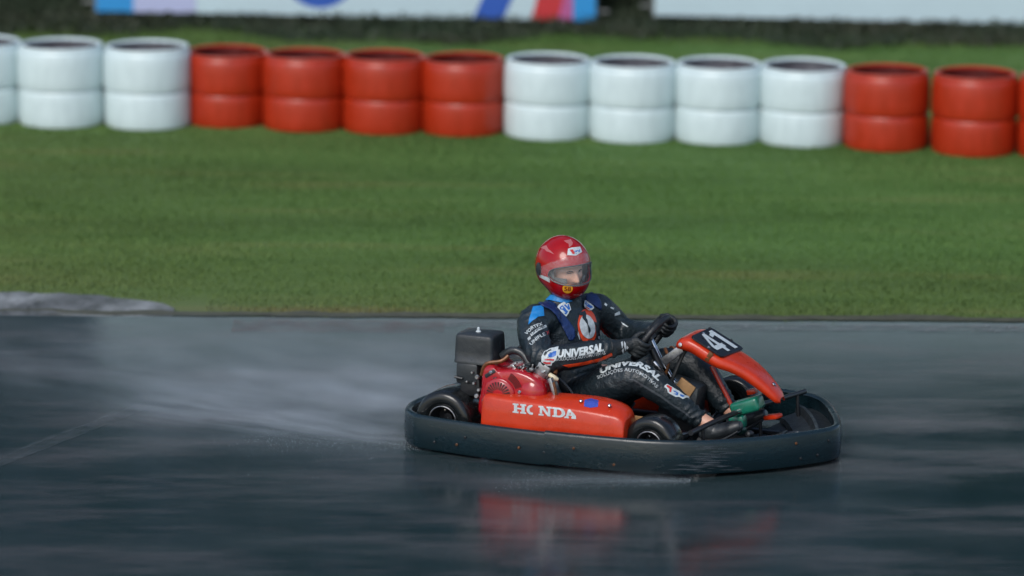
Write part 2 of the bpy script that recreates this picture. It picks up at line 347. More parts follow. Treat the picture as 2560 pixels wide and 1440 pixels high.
# grass blades near the camera's view of the verge (one mass nobody could count)
def blades():
    n = 330000
    x = np.random.uniform(-4.6, 4.8, n); y = np.random.uniform(24.5, 36.2, n)
    ed = 24.56 + 0.012 * x
    wob = 0.02 + 0.08 * np.sin(x * 2.3 + 1.0) * np.sin(x * 5.1) + 0.05 * np.sin(x * 11) + np.random.exponential(.05, n) - .05
    kerb = np.where(x < -1.62, 0.40 + 0.12 * np.sin(x * 4.3) * np.sin(x * 9.1 + 1) + np.random.uniform(-.10, .06, n), 0.0)
    keep = (y > ed + wob + kerb + 0.02) & (np.abs(x) < 2.75 + (y - 24.5) * 0.135)
    x = x[keep]; y = y[keep]; n = len(x)
    h = np.random.uniform(0.007, 0.020, n) * (0.75 + 0.5 * np.sin(x * 1.3 + 2 * np.sin(y * 0.9)) ** 2)
    h *= np.where(y > 33.3, 1.7, 1.0)
    a = np.random.uniform(0, 2 * np.pi, n); wd = np.random.uniform(0.003, 0.0065, n)
    la = np.random.uniform(0, 2 * np.pi, n); ln = np.random.uniform(0.1, 0.9, n) * h
    v = np.zeros((n, 3, 3))
    v[:, 0, 0] = x - np.cos(a) * wd; v[:, 0, 1] = y - np.sin(a) * wd
    v[:, 1, 0] = x + np.cos(a) * wd; v[:, 1, 1] = y + np.sin(a) * wd
    v[:, 2, 0] = x + np.cos(la) * ln; v[:, 2, 1] = y + np.sin(la) * ln
    v[:, :2, 2] = -0.012; v[:, 2, 2] = h - 0.012
    me = bpy.data.meshes.new("grass"); me.vertices.add(3 * n); me.loops.add(3 * n); me.polygons.add(n)
    me.vertices.foreach_set("co", v.ravel()); me.loops.foreach_set("vertex_index", np.arange(3 * n, dtype=np.int32))
    me.polygons.foreach_set("loop_start", np.arange(0, 3 * n, 3, dtype=np.int32)); me.update(); me.validate()
    me.materials.append(grass_m)
    o = bpy.data.objects.new("grass", me); col.objects.link(o)
    tag(o, "short mown green grass between the track and the barrels", "grass", kind="stuff")
blades()

# ------------------------------------------------------------------ hedge, banners
leaf_m = mat("dark_hedge_leaf", (0.012, 0.038, 0.020), 0.6, var=0.5, vscale=3, vcol=(0.016, 0.026, 0.014), spec=.25)
def hedge():
    root = empty("hedge", "tall dark overgrown hedge behind the advertising banners", "hedge", Matrix.Translation((0, 34.75, 0)))
    n = 150000
    x = np.random.uniform(-9, 9, n); z = np.random.uniform(0, 1, n) ** 1.1 * (9.0 + 0.9 * np.sin(x * 1.1) + 0.5 * np.sin(x * 2.7 + 1))
    front = 0.10 + 0.16 * np.sin(x * 2.1 + z * 1.3) + 0.12 * np.sin(x * 5.3 - z * 3.1)
    y = front + np.random.exponential(0.5, n)
    y = np.minimum(y, 2.2)
    s = np.random.uniform(0.04, 0.11, n)
    d1 = np.random.normal(size=(n, 3)); d1 /= np.linalg.norm(d1, axis=1)[:, None]
    d2 = np.cross(d1, np.random.normal(size=(n, 3))); d2 /= np.linalg.norm(d2, axis=1)[:, None]
    c = np.stack([x, y, z], 1)
    v = np.stack([c - d1 * s[:, None], c + d2 * s[:, None] * 0.45, c + d1 * s[:, None], c - d2 * s[:, None] * 0.45], 1)
    me = bpy.data.meshes.new("foliage"); me.vertices.add(4 * n); me.loops.add(4 * n); me.polygons.add(n)
    me.vertices.foreach_set("co", v.ravel()); me.loops.foreach_set("vertex_index", np.arange(4 * n, dtype=np.int32))
    me.polygons.foreach_set("loop_start", np.arange(0, 4 * n, 4, dtype=np.int32)); me.update(); me.validate(); me.materials.append(leaf_m)
    o = bpy.data.objects.new("foliage", me); col.objects.link(o); o.parent = root
    bark = mat("bark", (0.05, 0.035, 0.022), 0.8, bump=0.5, bscale=30)
    for k in range(12):
        xx = -8.2 + k * 1.5 + random.uniform(-.3, .3); b0 = MB()
        b0.tube([(xx, 0.9, 0), (xx + .1, 1.0, 1.6), (xx - .1, .9, 3.4), (xx + .2, 1.0, 5.0)], [0.09, 0.075, 0.05, 0.02], 8, smooth=4)
        b0.tube([(xx, 0.95, 1.5), (xx + .5, .7, 2.6), (xx + .7, .6, 3.4)], [0.045, 0.03, 0.012], 6, smooth=3)
        b0.build("trunk", bark, root)
hedge()
def ground_cover():
    n = 60000; x = np.random.uniform(-5.5, 5.8, n); y = 33.5 + 0.18 * np.sin(x * 1.9) + 0.1 * np.sin(x * 5) + np.random.uniform(0, 1, n) ** .8 * 1.7
    z = np.random.uniform(0, 1, n) * (0.04 + 0.12 * np.clip((y - 33.6) / 1.0, 0, 1)); s_ = np.random.uniform(0.012, 0.035, n)
    d1 = np.random.normal(size=(n, 3)); d1 /= np.linalg.norm(d1, axis=1)[:, None]; d2 = np.cross(d1, np.random.normal(size=(n, 3))); d2 /= np.linalg.norm(d2, axis=1)[:, None]
    c = np.stack([x, y, z], 1); v = np.stack([c - d1 * s_[:, None], c + d2 * s_[:, None] * .4, c + d1 * s_[:, None], c - d2 * s_[:, None] * .4], 1)
    me = bpy.data.meshes.new("weeds"); me.vertices.add(4 * n); me.loops.add(4 * n); me.polygons.add(n)
    me.vertices.foreach_set("co", v.ravel()); me.loops.foreach_set("vertex_index", np.arange(4 * n, dtype=np.int32)); me.polygons.foreach_set("loop_start", np.arange(0, 4 * n, 4, dtype=np.int32)); me.update(); me.validate()
    me.materials.append(mat("shade_darkened_weeds", (0.016, 0.042, 0.018), 0.7, var=.6, vscale=1.3, vcol=(0.034, 0.036, 0.018), stretch=(.4, 1, 1)))  # shadow at the hedge foot is painted into the dark leaf colour
    o = bpy.data.objects.new("weeds", me); col.objects.link(o); tag(o, "weeds and dead leaves under the banners, darkened with painted shade", "weeds", kind="stuff")
ground_cover()
ban_white = mat("banner_vinyl_white", (0.50, 0.64, 0.68), 0.45, var=0.08, vscale=2, bump=0.1, bscale=3)
ban_blue = mat("banner_print_blue", (0.03, 0.10, 0.42), 0.45); ban_cyan = mat("banner_print_sky_blue", (0.03, 0.27, 0.60), 0.45)
ban_lav = mat("banner_print_lavender", (0.42, 0.46, 0.66), 0.45); ban_red = mat("banner_print_red", (0.50, 0.035, 0.04), 0.45); ban_mag = mat("banner_print_magenta", (0.42, 0.10, 0.26), 0.45)
post_m = mat("galvanised_post", (0.16, 0.17, 0.17), 0.5, metal=0.5)
BY = 34.1                           # distance of the banner fence
def bpt(x, y):                      # pixel to a point on the banner plane Y = BY
    d = pxray(x, y); return CAM + d * (BY / d.y)
def banner(name, label, xa, ya, xb, yb, top, prints):
    A, B = bpt(xa, ya), bpt(xb, yb); L = (B - A).length
    root = empty(name, label, "banner", Matrix.Translation((A.x, A.y, 0)))
    g = lambda u, v, off=0.0: (u * (B.x - A.x), -off + 0.004 * math.sin(u * L * 3.1 + v * 2), A.z + u * (B.z - A.z) + v * top)
    def patch(u0, u1, v0, v1, sh=0.0, off=0.0, nu=24, nv=6):
        b0 = MB(); vs = []
        for j in range(nv + 1):
            for i in range(nu + 1):
                v = v0 + (v1 - v0) * j / nv; u = u0 + (u1 - u0) * i / nu + sh * v; vs.append(g(u, v, off))
        fs = [(j * (nu + 1) + i, j * (nu + 1) + i + 1, (j + 1) * (nu + 1) + i + 1, (j + 1) * (nu + 1) + i) for j in range(nv) for i in range(nu)]
        return b0.add(vs, fs)
    sh_ = patch(0, 1, 0, 1, nu=60).build("sheet", ban_white, root, smooth=False)
    sm = sh_.modifiers.new("thick", 'SOLIDIFY'); sm.thickness = 0.003; sm.offset = 1
    for k, (u0, u1, v0, v1, sh, m) in enumerate(prints):
        if sh == 'disc':
            b0 = MB(); cu, r = (u0 + u1) / 2, (u1 - u0) / 2; cv = v0 + r * L / top
            b0.add([g(cu, cv, 0.004)] + [g(cu + r * math.cos(q), cv + r * L / top * math.sin(q), 0.004) for q in [2 * math.pi * i / 40 for i in range(40)]], [(0, i + 1, (i + 1) % 40 + 1) for i in range(40)])
            b0.build("print", m, root)
        else: patch(u0, u1, v0, v1, sh, 0.004 + 0.001 * k, nu=8).build("print", m, root)
    for u in (0.0, 0.33, 0.67, 1.0):
        p = g(u, 0); MB().tube([(p[0], 0.05, -0.05), (p[0], 0.05, A.z + top + 0.15)], 0.022, 10).build("post", post_m, root)
    for zz in (0.06, top - 0.04):
        a, b = g(0, 0), g(1, 0); MB().tube([(a[0] - .1, 0.05, a[2] + zz), (b[0] + .1, 0.05, b[2] + zz)], 0.012, 8).build("rail", post_m, root)
banner("advertising_banner", "white banner with blue circle and red and blue diagonal stripes", 240, 28, 1488, 52, 2.3,
       [(0.0, 0.075, 0.0, 0.28, 0.0, ban_cyan), (0.075, 0.20, 0.0, 0.28, 0.0, ban_lav), (0.37, 0.525, 0.024, 0, 'disc', ban_blue),
        (0.755, 0.815, 0.0, 0.6, 0.28, ban_blue), (0.872, 0.925, 0.0, 0.45, 0.16, ban_red), (0.925, 0.955, 0.0, 0.16, 0.16, ban_mag), (0.955, 1.0, 0.0, 0.28, 0.0, ban_cyan)])
banner("advertising_banner", "plain white banner at the upper right", 1636, 38, 3000, 72, 2.3, [])

# ------------------------------------------------------------------ barrels
white_b = mat("white_painted_barrel", (0.62, 0.735, 0.755), 0.36, var=0.10, vscale=5, bump=0.05, bscale=12, rvar=0.08, stretch=(2, 2, .6), vcol=(0.53, 0.635, 0.655))
red_b = mat("red_painted_barrel", (0.43, 0.028, 0.005), 0.38, var=0.3, vscale=5, bump=0.05, bscale=12, rvar=0.08, stretch=(2, 2, .6), vcol=(0.32, 0.024, 0.006))
def own_stains(m):
    t = m.node_tree; oi = t.nodes.new("ShaderNodeObjectInfo"); mpn = [n for n in t.nodes if n.type == 'MAPPING'][0]
    k = t.nodes.new("ShaderNodeVectorMath"); k.operation = 'MULTIPLY'; k.inputs[1].default_value = (37, 53, 71); t.links.new(oi.outputs["Random"], k.inputs[0]); t.links.new(k.outputs[0], mpn.inputs["Location"])
own_stains(white_b); own_stains(red_b)
lid_w = mat("shade_darkened_white_lid", (0.17, 0.18, 0.20), 0.10, var=0.5, vscale=6, vcol=(0.07, 0.06, 0.07)); lid_r = mat("shade_darkened_red_lid", (0.14, 0.022, 0.018), 0.10, var=0.4, vscale=6)  # shade of the recess is put into the dark lid and inner wall colour
def barrel_meshes():
    h, r = 1.0, 0.5             # unit barrel: height 1, diameter 1 (scaled per barrel)
    lo = MB().lathe([(0.0, 0.0), (0.465, 0.0), (0.484, 0.014), (0.492, 0.05), (0.497, 0.14), (0.498, 0.25), (0.496, 0.36), (0.490, 0.425), (0.480, 0.452), (0.466, 0.462), (0.460, 0.472)], (0, 0, 0), (0, 0, 1), 44)
    up = MB().lathe([(0.460, 0.474), (0.482, 0.466), (0.496, 0.476), (0.503, 0.51), (0.505, 0.62), (0.504, 0.76), (0.500, 0.87), (0.492, 0.92), (0.480, 0.948), (0.474, 0.962), (0.480, 0.985), (0.474, 0.998), (0.445, 1.0), (0.430, 0.985), (0.432, 0.965)], (0, 0, 0), (0, 0, 1), 44)
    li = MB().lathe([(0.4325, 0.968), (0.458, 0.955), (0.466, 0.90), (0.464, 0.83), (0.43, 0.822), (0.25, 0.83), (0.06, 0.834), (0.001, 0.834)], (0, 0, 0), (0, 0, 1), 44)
    bung = MB().lathe([(0.05, 0.826), (0.05, 0.850), (0.04, 0.856), (0.001, 0.856)], (0.24, 0.14, 0), (0, 0, 1), 16)
    return lo, up, li, bung
bars = [(-62, 312, 1.05, 'w', "white barrel cut off by the left edge of the photo"),
        (145, 320, 1.05, 'w', "white barrel second from the left edge"),
        (362, 325, 1.05, 'w', "white barrel third from the left edge, beside the first red one"),
        (562, 318, 0.95, 'r', "red barrel leftmost in the middle run of four red barrels"),
        (757, 330, 0.97, 'r', "second red barrel from the left in the middle run of four"),
        (957, 336, 0.98, 'r', "third red barrel from the left in the middle run of four"),
        (1157, 341, 0.97, 'r', "fourth red barrel of the middle run, beside a white one"),
        (1368, 350, 1.0, 'w', "white barrel leftmost in the right run of four white barrels"),
        (1582, 357, 1.0, 'w', "second white barrel from the left in the right run of four"),
        (1797, 361, 1.0, 'w', "third white barrel from the left in the right run of four"),
        (2010, 366, 1.0, 'w', "fourth white barrel of the right run, beside a red one"),
        (2222, 379, 1.0, 'r', "red barrel leftmost in the far right run"),
        (2443, 391, 1.02, 'r', "second red barrel of the far right run, the nearest whole one"),
        (2660, 401, 1.03, 'r', "red barrel cut off by the right edge of the photo")]
def make_barrels():
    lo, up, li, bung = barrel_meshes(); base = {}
    for k, (px, py, s, c, label) in enumerate(bars):
        D = 0.548 * (1.02 if c == 'w' else 0.985); p = ground(px, py); p.y += D / 2 * 0.97
        root = empty("barrel", label, "barrel", Matrix.Translation((p.x, p.y, -0.012)) @ Matrix.Rotation(random.uniform(0, 6.28), 4, 'Z') @ Matrix.Rotation(R(random.uniform(-1, 1)), 4, 'X'), "barrels lined up along the grass verge")
        if c not in base:
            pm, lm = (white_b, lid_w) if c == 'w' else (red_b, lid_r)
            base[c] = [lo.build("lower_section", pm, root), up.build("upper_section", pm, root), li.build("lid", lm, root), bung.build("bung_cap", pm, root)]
            parts = base[c]
        else:
            parts = []
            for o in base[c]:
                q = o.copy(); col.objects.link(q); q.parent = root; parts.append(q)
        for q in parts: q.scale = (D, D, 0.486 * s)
make_barrels()

# ================================================================== the kart
kart = empty("go_kart", "orange-red rental go-kart number 41 with black wrap-around bumper", "go-kart", KM)
P = kart
# --- perimeter bumper band
OUT = [(-.672, -.40), (-.640, -.50), (-.575, -.575), (-.49, -.612), (-.18, -.652), (.14, -.660), (.52, -.636), (.74, -.588), (.93, -.478), (1.147, -.275), (1.275, -.105),
       (1.325, -.005), (1.318, .10), (1.24, .277), (1.143, .45), (1.06, .55), (.954, .600), (.64, .635), (.14, .655), (-.18, .650), (-.49, .610), (-.58, .56), (-.63, .42), (-.645, .10), (-.665, -.15), (-.678, -.31)]
op, _ = catmull([Vector((x, y, 0)) for x, y in OUT], [1] * len(OUT), 8, True)
def band(name, sec, i0, i1, m, parent=P, dz=0.0, dn=0.0):
    n = len(op); rings = []
    idx = range(i0, i1 + 1); full = (i1 - i0) >= n
    if full: idx = range(n)
    for i in idx:
        p, a, b = op[i % n], op[(i - 1) % n], op[(i + 1) % n]; t = (b - a).normalized(); nn = Vector((t.y, -t.x, 0))
        rings.append([p + nn * (o + dn) + Vector((0, 0, z + dz)) for o, z in sec])
    return MB().rings(rings, loop=full).build(name, m, parent, angle=50)
SEC = [(-.004, .020), (.000, .030), (.002, .10), (.000, .160), (-.004, .171), (-.014, .176), (-.028, .174), (-.034, .166), (-.030, .158), (-.024, .10), (-.022, .030), (-.018, .020)]
nA, nB = 40, 138
# two shells bolted together: a rear-side shell (slightly lower lip) and a front shell
bump_f = band("bumper", SEC, nA, nB, bumper_mat)
bump_f["label"] = "front half of the black wrap-around bumper, scuffed pale on its near corner"
bump_r = band("bumper", SEC, nB, nA + len(op), bumper_mat, dz=-0.007, dn=-0.004)
bump_r["label"] = "rear half of the black wrap-around bumper"
# inner stepped ledge of the nose
INN = [(-.024, .105), (-.085, .118), (-.105, .138), (-.120, .136), (-.130, .10), (-.21, .085), (-.215, .06), (-.024, .055)]
band("nose_ledge", INN, 68, 124, black_plastic)
nf = [p for p in op[60:130]]
MB().add([Vector((p.x - .02, p.y * .97, .052)) for p in nf], [tuple(range(len(nf)))]).build("nose_floor", black_plastic, P, smooth=False)
MB().tube([(1.13 + .035 * math.cos(q), -.02 + .06 * math.sin(q), .118) for q in [2 * math.pi * k / 20 for k in range(20)]], .007, 8, loop=True, sup=(0, 0, 1)).build("tow_eye", black_plastic, P)
# bolts on the band
def out_at(i, z, off=0.004):
    n = len(op); p, a, b = op[i % n], op[(i - 1) % n], op[(i + 1) % n]; t = (b - a).normalized(); nn = Vector((t.y, -t.x, 0)); return p + nn * off + Vector((0, 0, z)), nn
for i, z in [(26, .055), (29, .06), (30, .10), (37, .085), (40, .075), (43, .11), (47, .05), (75, .13), (76, .055), (80, .06), (84, .12)]:
    p, nn = out_at(i, z); MB().lathe([(.0065, -.003), (.0065, .001), (.004, .003), (.0005, .003)], p, nn, 10).build("bumper_bolt", rust if i % 2 else dark_metal, P)
# --- wheels
def wheel(x, yo, rad, wid, steer=0.0, sgn=-1, labelpos=""):
    c = Vector((x, yo - sgn * wid / 2, rad)); rt = Matrix.Rotation(steer, 3, 'Z'); ax = rt @ Vector((0, sgn, 0))
    prof = [(rad * .50, -.5), (rad * .62, -.53), (rad * .86, -.53), (rad * .96, -.47), (rad, -.36), (rad * 1.005, 0), (rad, .36), (rad * .96, .47), (rad * .86, .535), (rad * .66, .53), (rad * .52, .47), (rad * .49, .40)]
    w0 = MB().lathe([(r, h * wid) for r, h in prof], c, ax, 40).build("wheel", rubber, P, angle=60); w0.name = "wheel"
    rim = MB().lathe([(rad * .49, .41 * wid), (rad * .505, .47 * wid), (rad * .475, .485 * wid), (rad * .44, .43 * wid), (rad * .40, .20 * wid), (rad * .36, .05 * wid), (rad * .16, .02 * wid), (rad * .15, .14 * wid), (rad * .02, .15 * wid)], c, ax, 32).build("rim", dark_metal, w0, angle=50)
    u_ = ax.orthogonal().normalized(); v_ = ax.cross(u_)
    MB().tube([c + ax * (.48 * wid) + (u_ * math.cos(q) + v_ * math.sin(q)) * rad * .485 for q in [2 * math.pi * k / 36 for k in range(36)]], .0032, 8, loop=True, sup=tuple(ax)).build("rim_lip", alu, w0)
    for k in range(3):
        q = k * 2.094 + .4; u = ax.orthogonal().normalized(); v = ax.cross(u); pp = c + ax * (.035 * wid) + (u * math.cos(q) + v * math.sin(q)) * rad * .27
        MB().lathe([(.006, -.004), (.006, .008), (.0004, .009)], pp, ax, 8).build("wheel_nut", steel, w0)
    return w0
wheel(-.425, -.545, .140, .19); wheel(-.425, .545, .140, .19, sgn=1)
wheel(.605, -.520, .128, .125, steer=R(-4)); wheel(.665, .520, .128, .125, steer=R(-4), sgn=1)
MB().tube([(-.425, -.40, .14), (-.425, .40, .14)], .017, 12).build("rear_axle", steel, P)
# --- frame, floor
fr = [[(-.60, -.30, .06), (.30, -.33, .055), (.85, -.22, .055), (1.05, -.17, .07)], [(-.60, .30, .06), (.30, .33, .055), (.85, .22, .055), (1.05, .17, .07)], [(-.30, -.31, .06), (-.30, .31, .06)], [(.36, -.33, .055), (.36, .33, .055)],
      [(.62, -.42, .10), (.60, -.24, .065), (.60, .24, .065), (.66, .42, .10)], [(1.0, -.18, .065), (1.0, .18, .065)]]
for f in fr: MB().tube(f, .016, 10, smooth=3).build("frame_tube", dark_metal, P)
MB().add([(.15, -.26, .045), (.98, -.17, .045), (.98, .17, .045), (.15, .26, .045), (.15, -.26, .050), (.98, -.17, .050), (.98, .17, .050), (.15, .26, .050)], [(3, 2, 1, 0), (4, 5, 6, 7), (0, 1, 5, 4), (1, 2, 6, 5), (2, 3, 7, 6), (3, 0, 4, 7)]).build("floor_tray", dark_metal, P)
MB().box((.50, -.30, .125), (.14, .012, .15), Matrix.Rotation(R(-8), 3, 'Z')).build("side_board", tan_m, P, bevel=.003)
MB().box((.555, -.02, .24), (.085, .012, .18), Matrix.Rotation(R(32), 3, 'Y')).build("column_board", tan_m, P, bevel=.004)
MB().tube([(.465, -.50, .045), (.50, -.50, .14), (.53, -.42, .21)], .010, 8, smooth=3).build("pod_stay", dark_metal, P)
MB().box((.515, -.585, .155), (.045, .03, .018)).build("pod_clip", white_print, P, bevel=.003)
# --- side pods
def pod(sgn):
    # stations along x: (x, z_top, z_ridge, y_out, y_in, front rounding)
    st = [(-.215, .275, .272, .562, .39), (-.19, .292, .287, .570, .38), (-.10, .297, .283, .575, .375), (.05, .300, .280, .575, .37), (.20, .305, .275, .575, .37), (.32, .305, .268, .572, .37), (.40, .296, .260, .565, .38), (.45, .284, .254, .562, .39), (.478, .266, .242, .558, .40), (.490, .250, .232, .554, .41), (.4935, .240, .226, .548, .415)]
    rings = []
    for x, zt, zr, yo, yi in st:
        prof = [(yi, .05), (yi, zt - .03), (yi + .02, zt - .006), (yi + .05, zt), (yo - .06, zt - .003), (yo - .026, zr + .009), (yo - .010, zr + .001), (yo - .002, zr - .012), (yo + .004, min(.21, zr - .02)), (yo + .012, .15), (yo + .010, .06), (yo - .02, .045)]
        if zt < .24: prof = [(a, min(b, zt)) for a, b in prof]
        rings.append([Vector((x, sgn * a, b)) for a, b in prof])
    # resample smoothly
    fine = []
    for j in range(len(rings[0])):
        cp, _ = catmull([r[j] for r in rings], [1] * len(rings), 5); fine.append(cp)
    rings2 = [[fine[j][i] for j in range(len(fine))] for i in range(len(fine[0]))]
    o = MB().rings(rings2).build("side_pod", red_pod, P, angle=50)
    return o
podR = pod(-1); podL = pod(1); podL.scale.z = .74
for px_, y_, z_ in [(.265, -.535, .306), (.405, -.53, .298)]:
    MB().lathe([(.009, -.002), (.009, .003), (.005, .007), (.0005, .007)], (px_, y_ + .01, z_ - .004), (0, -.35, 1), 12).build("pod_bolt", steel, podR)
# --- engine (near side, behind the seat)
shr = MB()
oc = [(-.262, .16), (-.260, .30), (-.255, .372), (-.236, .410), (-.20, .415), (-.172, .398), (-.12, .404), (-.07, .405), (-.015, .392), (.035, .368), (.056, .335), (.058, .27), (.03, .19), (-.04, .15)]
cc = (sum(p[0] for p in oc) / len(oc), sum(p[1] for p in oc) / len(oc))
oc2, _ = catmull([Vector((a, 0, b)) for a, b in oc], [1] * len(oc), 4, True)
rg = []
for yv, k in [(-.30, 1.0), (-.40, 1.0), (-.455, .995), (-.478, .965), (-.490, .90), (-.494, .80), (-.495, .4), (-.495, .02)]:
    rg.append([Vector((cc[0] + (p.x - cc[0]) * k, yv, cc[1] + (p.z - cc[1]) * k)) for p in oc2])
shr.rings(rg); shroud = shr.build("engine_shroud", red_engine, P, angle=50)
# round bulge of the fan housing at the front of the shroud
MB().ball((-.005, -.455, .300), (.072, .055, .080), 12).build("fan_housing", red_engine, shroud)
# recoil starter dome with radial slots and a slotted window
SC = Vector((-.155, -.494, .286))
MB().lathe([(.078, 0), (.077, .008), (.070, .014), (.064, .013), (.060, .017), (.030, .022), (.012, .022), (.001, .021)], SC, (0, -1, 0), 40).build("starter_dome", red_engine, shroud, angle=60)
slot = mat("slot_shadow", (0.03, 0.004, 0.004), 0.7)
for k in range(24):
    q = 2 * math.pi * k / 24; d = Vector((math.cos(q), 0, math.sin(q))); tn = Vector((-math.sin(q), 0, math.cos(q))); b0 = MB(); vs = []
    for rr_, hh_, ww in ((.026, .0234, .0018), (.060, .0186, .0046)):
        for s in (-1, 1): vs.append(SC + d * rr_ + tn * ww * s + Vector((0, -hh_, 0)))
    b0.add(vs, [(0, 1, 3, 2)]); b0.build("starter_slot", slot, shroud, smooth=False)
for k in range(5):
    a0, a1 = R(22), R(62); r_ = .086 + .0072 * k; b0 = MB(); A_, B_ = [], []
    for i in range(9):
        q = a0 + (a1 - a0) * i / 8; d = Vector((math.cos(q), 0, math.sin(q)))
        A_.append(SC + d * r_ + Vector((0, -.0035, 0))); B_.append(SC + d * (r_ + .0042) + Vector((0, -.0035, 0)))
    b0.rings([A_, B_], closed=False, caps=False); b0.build("cooling_slot", slot, shroud, smooth=False)
for (x_, z_) in [(-.055, .305), (-.235, .245), (-.20, .385)]:
    MB().lathe([(.009, 0), (.009, .006), (.006, .009), (.0005, .009)], (x_, -.494, z_), (0, -1, 0), 10).build("shroud_bolt", steel, shroud)
MB().box((-.205, -.492, .378), (.060, .012, .018), Matrix.Rotation(R(-35), 3, 'Y')).build("throttle_lever", black_plastic, P, bevel=.003)
MB().box((-.178, -.496, .352), (.020, .012, .022), Matrix.Rotation(R(-10), 3, 'Y')).build("stop_switch", black_plastic, P, bevel=.003)
MB().tube([(-.258, -.47, .36), (-.235, -.47, .415), (-.17, -.45, .43), (-.14, -.43, .455)], .010, 8, smooth=4).build("fuel_pipe", rust, P)
# cylinder block with fins
bl = MB().box((-.09, -.30, .27), (.24, .20, .24)); bl.build("crankcase", dark_metal, P, bevel=.015)
for k in range(7):
    MB().box((-.075 + k * .022, -.36, .392 + .006 * math.sin(k)), (.009, .12, .060), Matrix.Rotation(R(18), 3, 'Y')).build("cooling_fin", alu, P, bevel=.002)
MB().box((.025, -.38, .40), (.07, .10, .075), Matrix.Rotation(R(30), 3, 'Y')).build("cylinder_head", alu, P, bevel=.01)
for k in range(16):
    MB().box((random.uniform(-.12, .06), -.44 + random.uniform(-.02, .02), random.uniform(.39, .425)), (random.uniform(.010, .026), .02, random.uniform(.006, .014)), Matrix.Rotation(random.uniform(-1, 1), 3, 'Y')).build("linkage", random.choice([alu, dark_metal, steel, black_plastic]), P, bevel=.002)
MB().tube([(-.20, -.37, .435), (-.15, -.37, .468), (-.10, -.37, .46), (-.06, -.38, .42), (-.055, -.39, .39)], .018, 10, smooth=4).build("breather_hose", black_plastic, P)
MB().tube([(-.16, -.33, .45), (-.11, -.33, .485), (-.05, -.34, .47)], .008, 8, smooth=4).build("throttle_cable", black_plastic, P)
MB().tube([(-.06, -.38, .455), (-.01, -.37, .47), (.05, -.37, .455), (.078, -.38, .41), (.082, -.40, .385)], .010, 8, smooth=4).build("exhaust_pipe", rust, P)
MB().tube([(.062, -.42, .385), (.085, -.42, .372), (.10, -.41, .362)], [.010, .013, .009], 10, smooth=3).build("spark_plug_cap", cream, P)
MB().box((.105, -.43, .300), (.018, .06, .16), Matrix.Rotation(R(-20), 3, 'Y')).build("engine_bracket", alu, P, bevel=.003)
MB().tube([(.10, -.46, .36), (.115, -.46, .30), (.10, -.45, .25)], .007, 8, smooth=3).build("ignition_lead", rust, P)
# air filter box
ab = MB(); ring = []
for z_, k, dy in [(.400, 1.02, 0), (.412, 1.02, 0), (.414, 1.0, 0), (.46, .99, 0), (.515, .965, 0), (.529, .945, 0), (.536, .90, 0), (.543, .5, 0), (.545, .1, 0)]:
    pts = []
    for q in range(32):
        a = 2 * math.pi * q / 32; ca, sa = math.cos(a), math.sin(a); e = 0.22
        pts.append(Vector((-.315 + .100 * k * math.copysign(abs(ca) ** e, ca), -.36 + .085 * k * math.copysign(abs(sa) ** e, sa), z_)))
    ring.append(pts)
airbox = ab.rings(ring).build("air_filter_box", black_plastic, P, angle=60)
MB().lathe([(.014, 0), (.012, .004), (.007, .006), (.007, .018), (.003, .022), (.0004, .022)], (-.315, -.38, .543), (0, 0, 1), 12).build("wing_nut", white_print, airbox)
MB().box((-.345, -.40, .352), (.110, .10, .10)).build("filter_base", black_plastic, P, bevel=.012)
MB().box((-.330, -.40, .290), (.10, .09, .09)).build("carburettor", dark_metal, P, bevel=.01)
for (a, b, c_, s) in [(-.285, -.46, .345, .02), (-.30, -.462, .315, .014), (-.275, -.462, .285, .016), (-.285, -.465, .255, .02), (-.335, -.462, .32, .010), (-.31, -.46, .365, .012)]:
    MB().lathe([(s * .6, -.01), (s * .6, .004), (s * .4, .008), (.0005, .008)], (a, b, c_), (0, -1, .1), 8).build("carburettor_screw", alu, P)
MB().tube([(-.36, -.46, .33), (-.40, -.46, .335)], .006, 6).build("fuel_nipple", dark_metal, P)
MB().tube([(-.50, -.15, .27), (-.30, -.05, .28), (-.28, .20, .26)], .045, 14, smooth=4).build("silencer", dark_metal, P)
# --- seat
se = MB(); sr = []
for (x, z, hw, dep, wrap) in [(.26, .105, .15, .03, .02), (.16, .075, .19, .06, .10), (.05, .070, .205, .09, .19), (-.04, .10, .21, .10, .22), (-.10, .19, .215, .09, .17), (-.135, .30, .215, .07, .13), (-.165, .40, .205, .05, .10), (-.185, .46, .16, .02, .03)]:
    r_ = []
    tx, tz = (.35, .94) if z > .15 else (.1, 1.0)
    for k in range(-8, 9):
        s = k / 8; w_ = abs(s) ** 2.5
        if z > .15: r_.append(Vector((x + w_ * wrap, s * hw, z + w_ * .02)))
        else: r_.append(Vector((x + w_ * .01, s * hw, z + w_ * (wrap + .02))))
    sr.append(r_)
fine = []
for j in range(17):
    cp, _ = catmull([r[j] for r in sr], [1] * len(sr), 4); fine.append(cp)
seat_o = se.rings([[fine[j][i] for j in range(17)] for i in range(len(fine[0]))], closed=False, caps=False).build("seat", black_plastic, P)
sm = seat_o.modifiers.new("thick", 'SOLIDIFY'); sm.thickness = .007; sm.offset = 0
MB().tube([(-.13, -.212, .41), (-.085, -.222, .35), (.02, -.226, .325), (.085, -.222, .272), (.115, -.212, .215), (.15, -.20, .15)], .006, 8, smooth=5).build("seat_edge", mat("grey_piping", (.10, .11, .12), .3), P)
MB().ball((-.135, -.215, .412), (.030, .012, .014), 8).build("seat_ear", black_plastic, P)
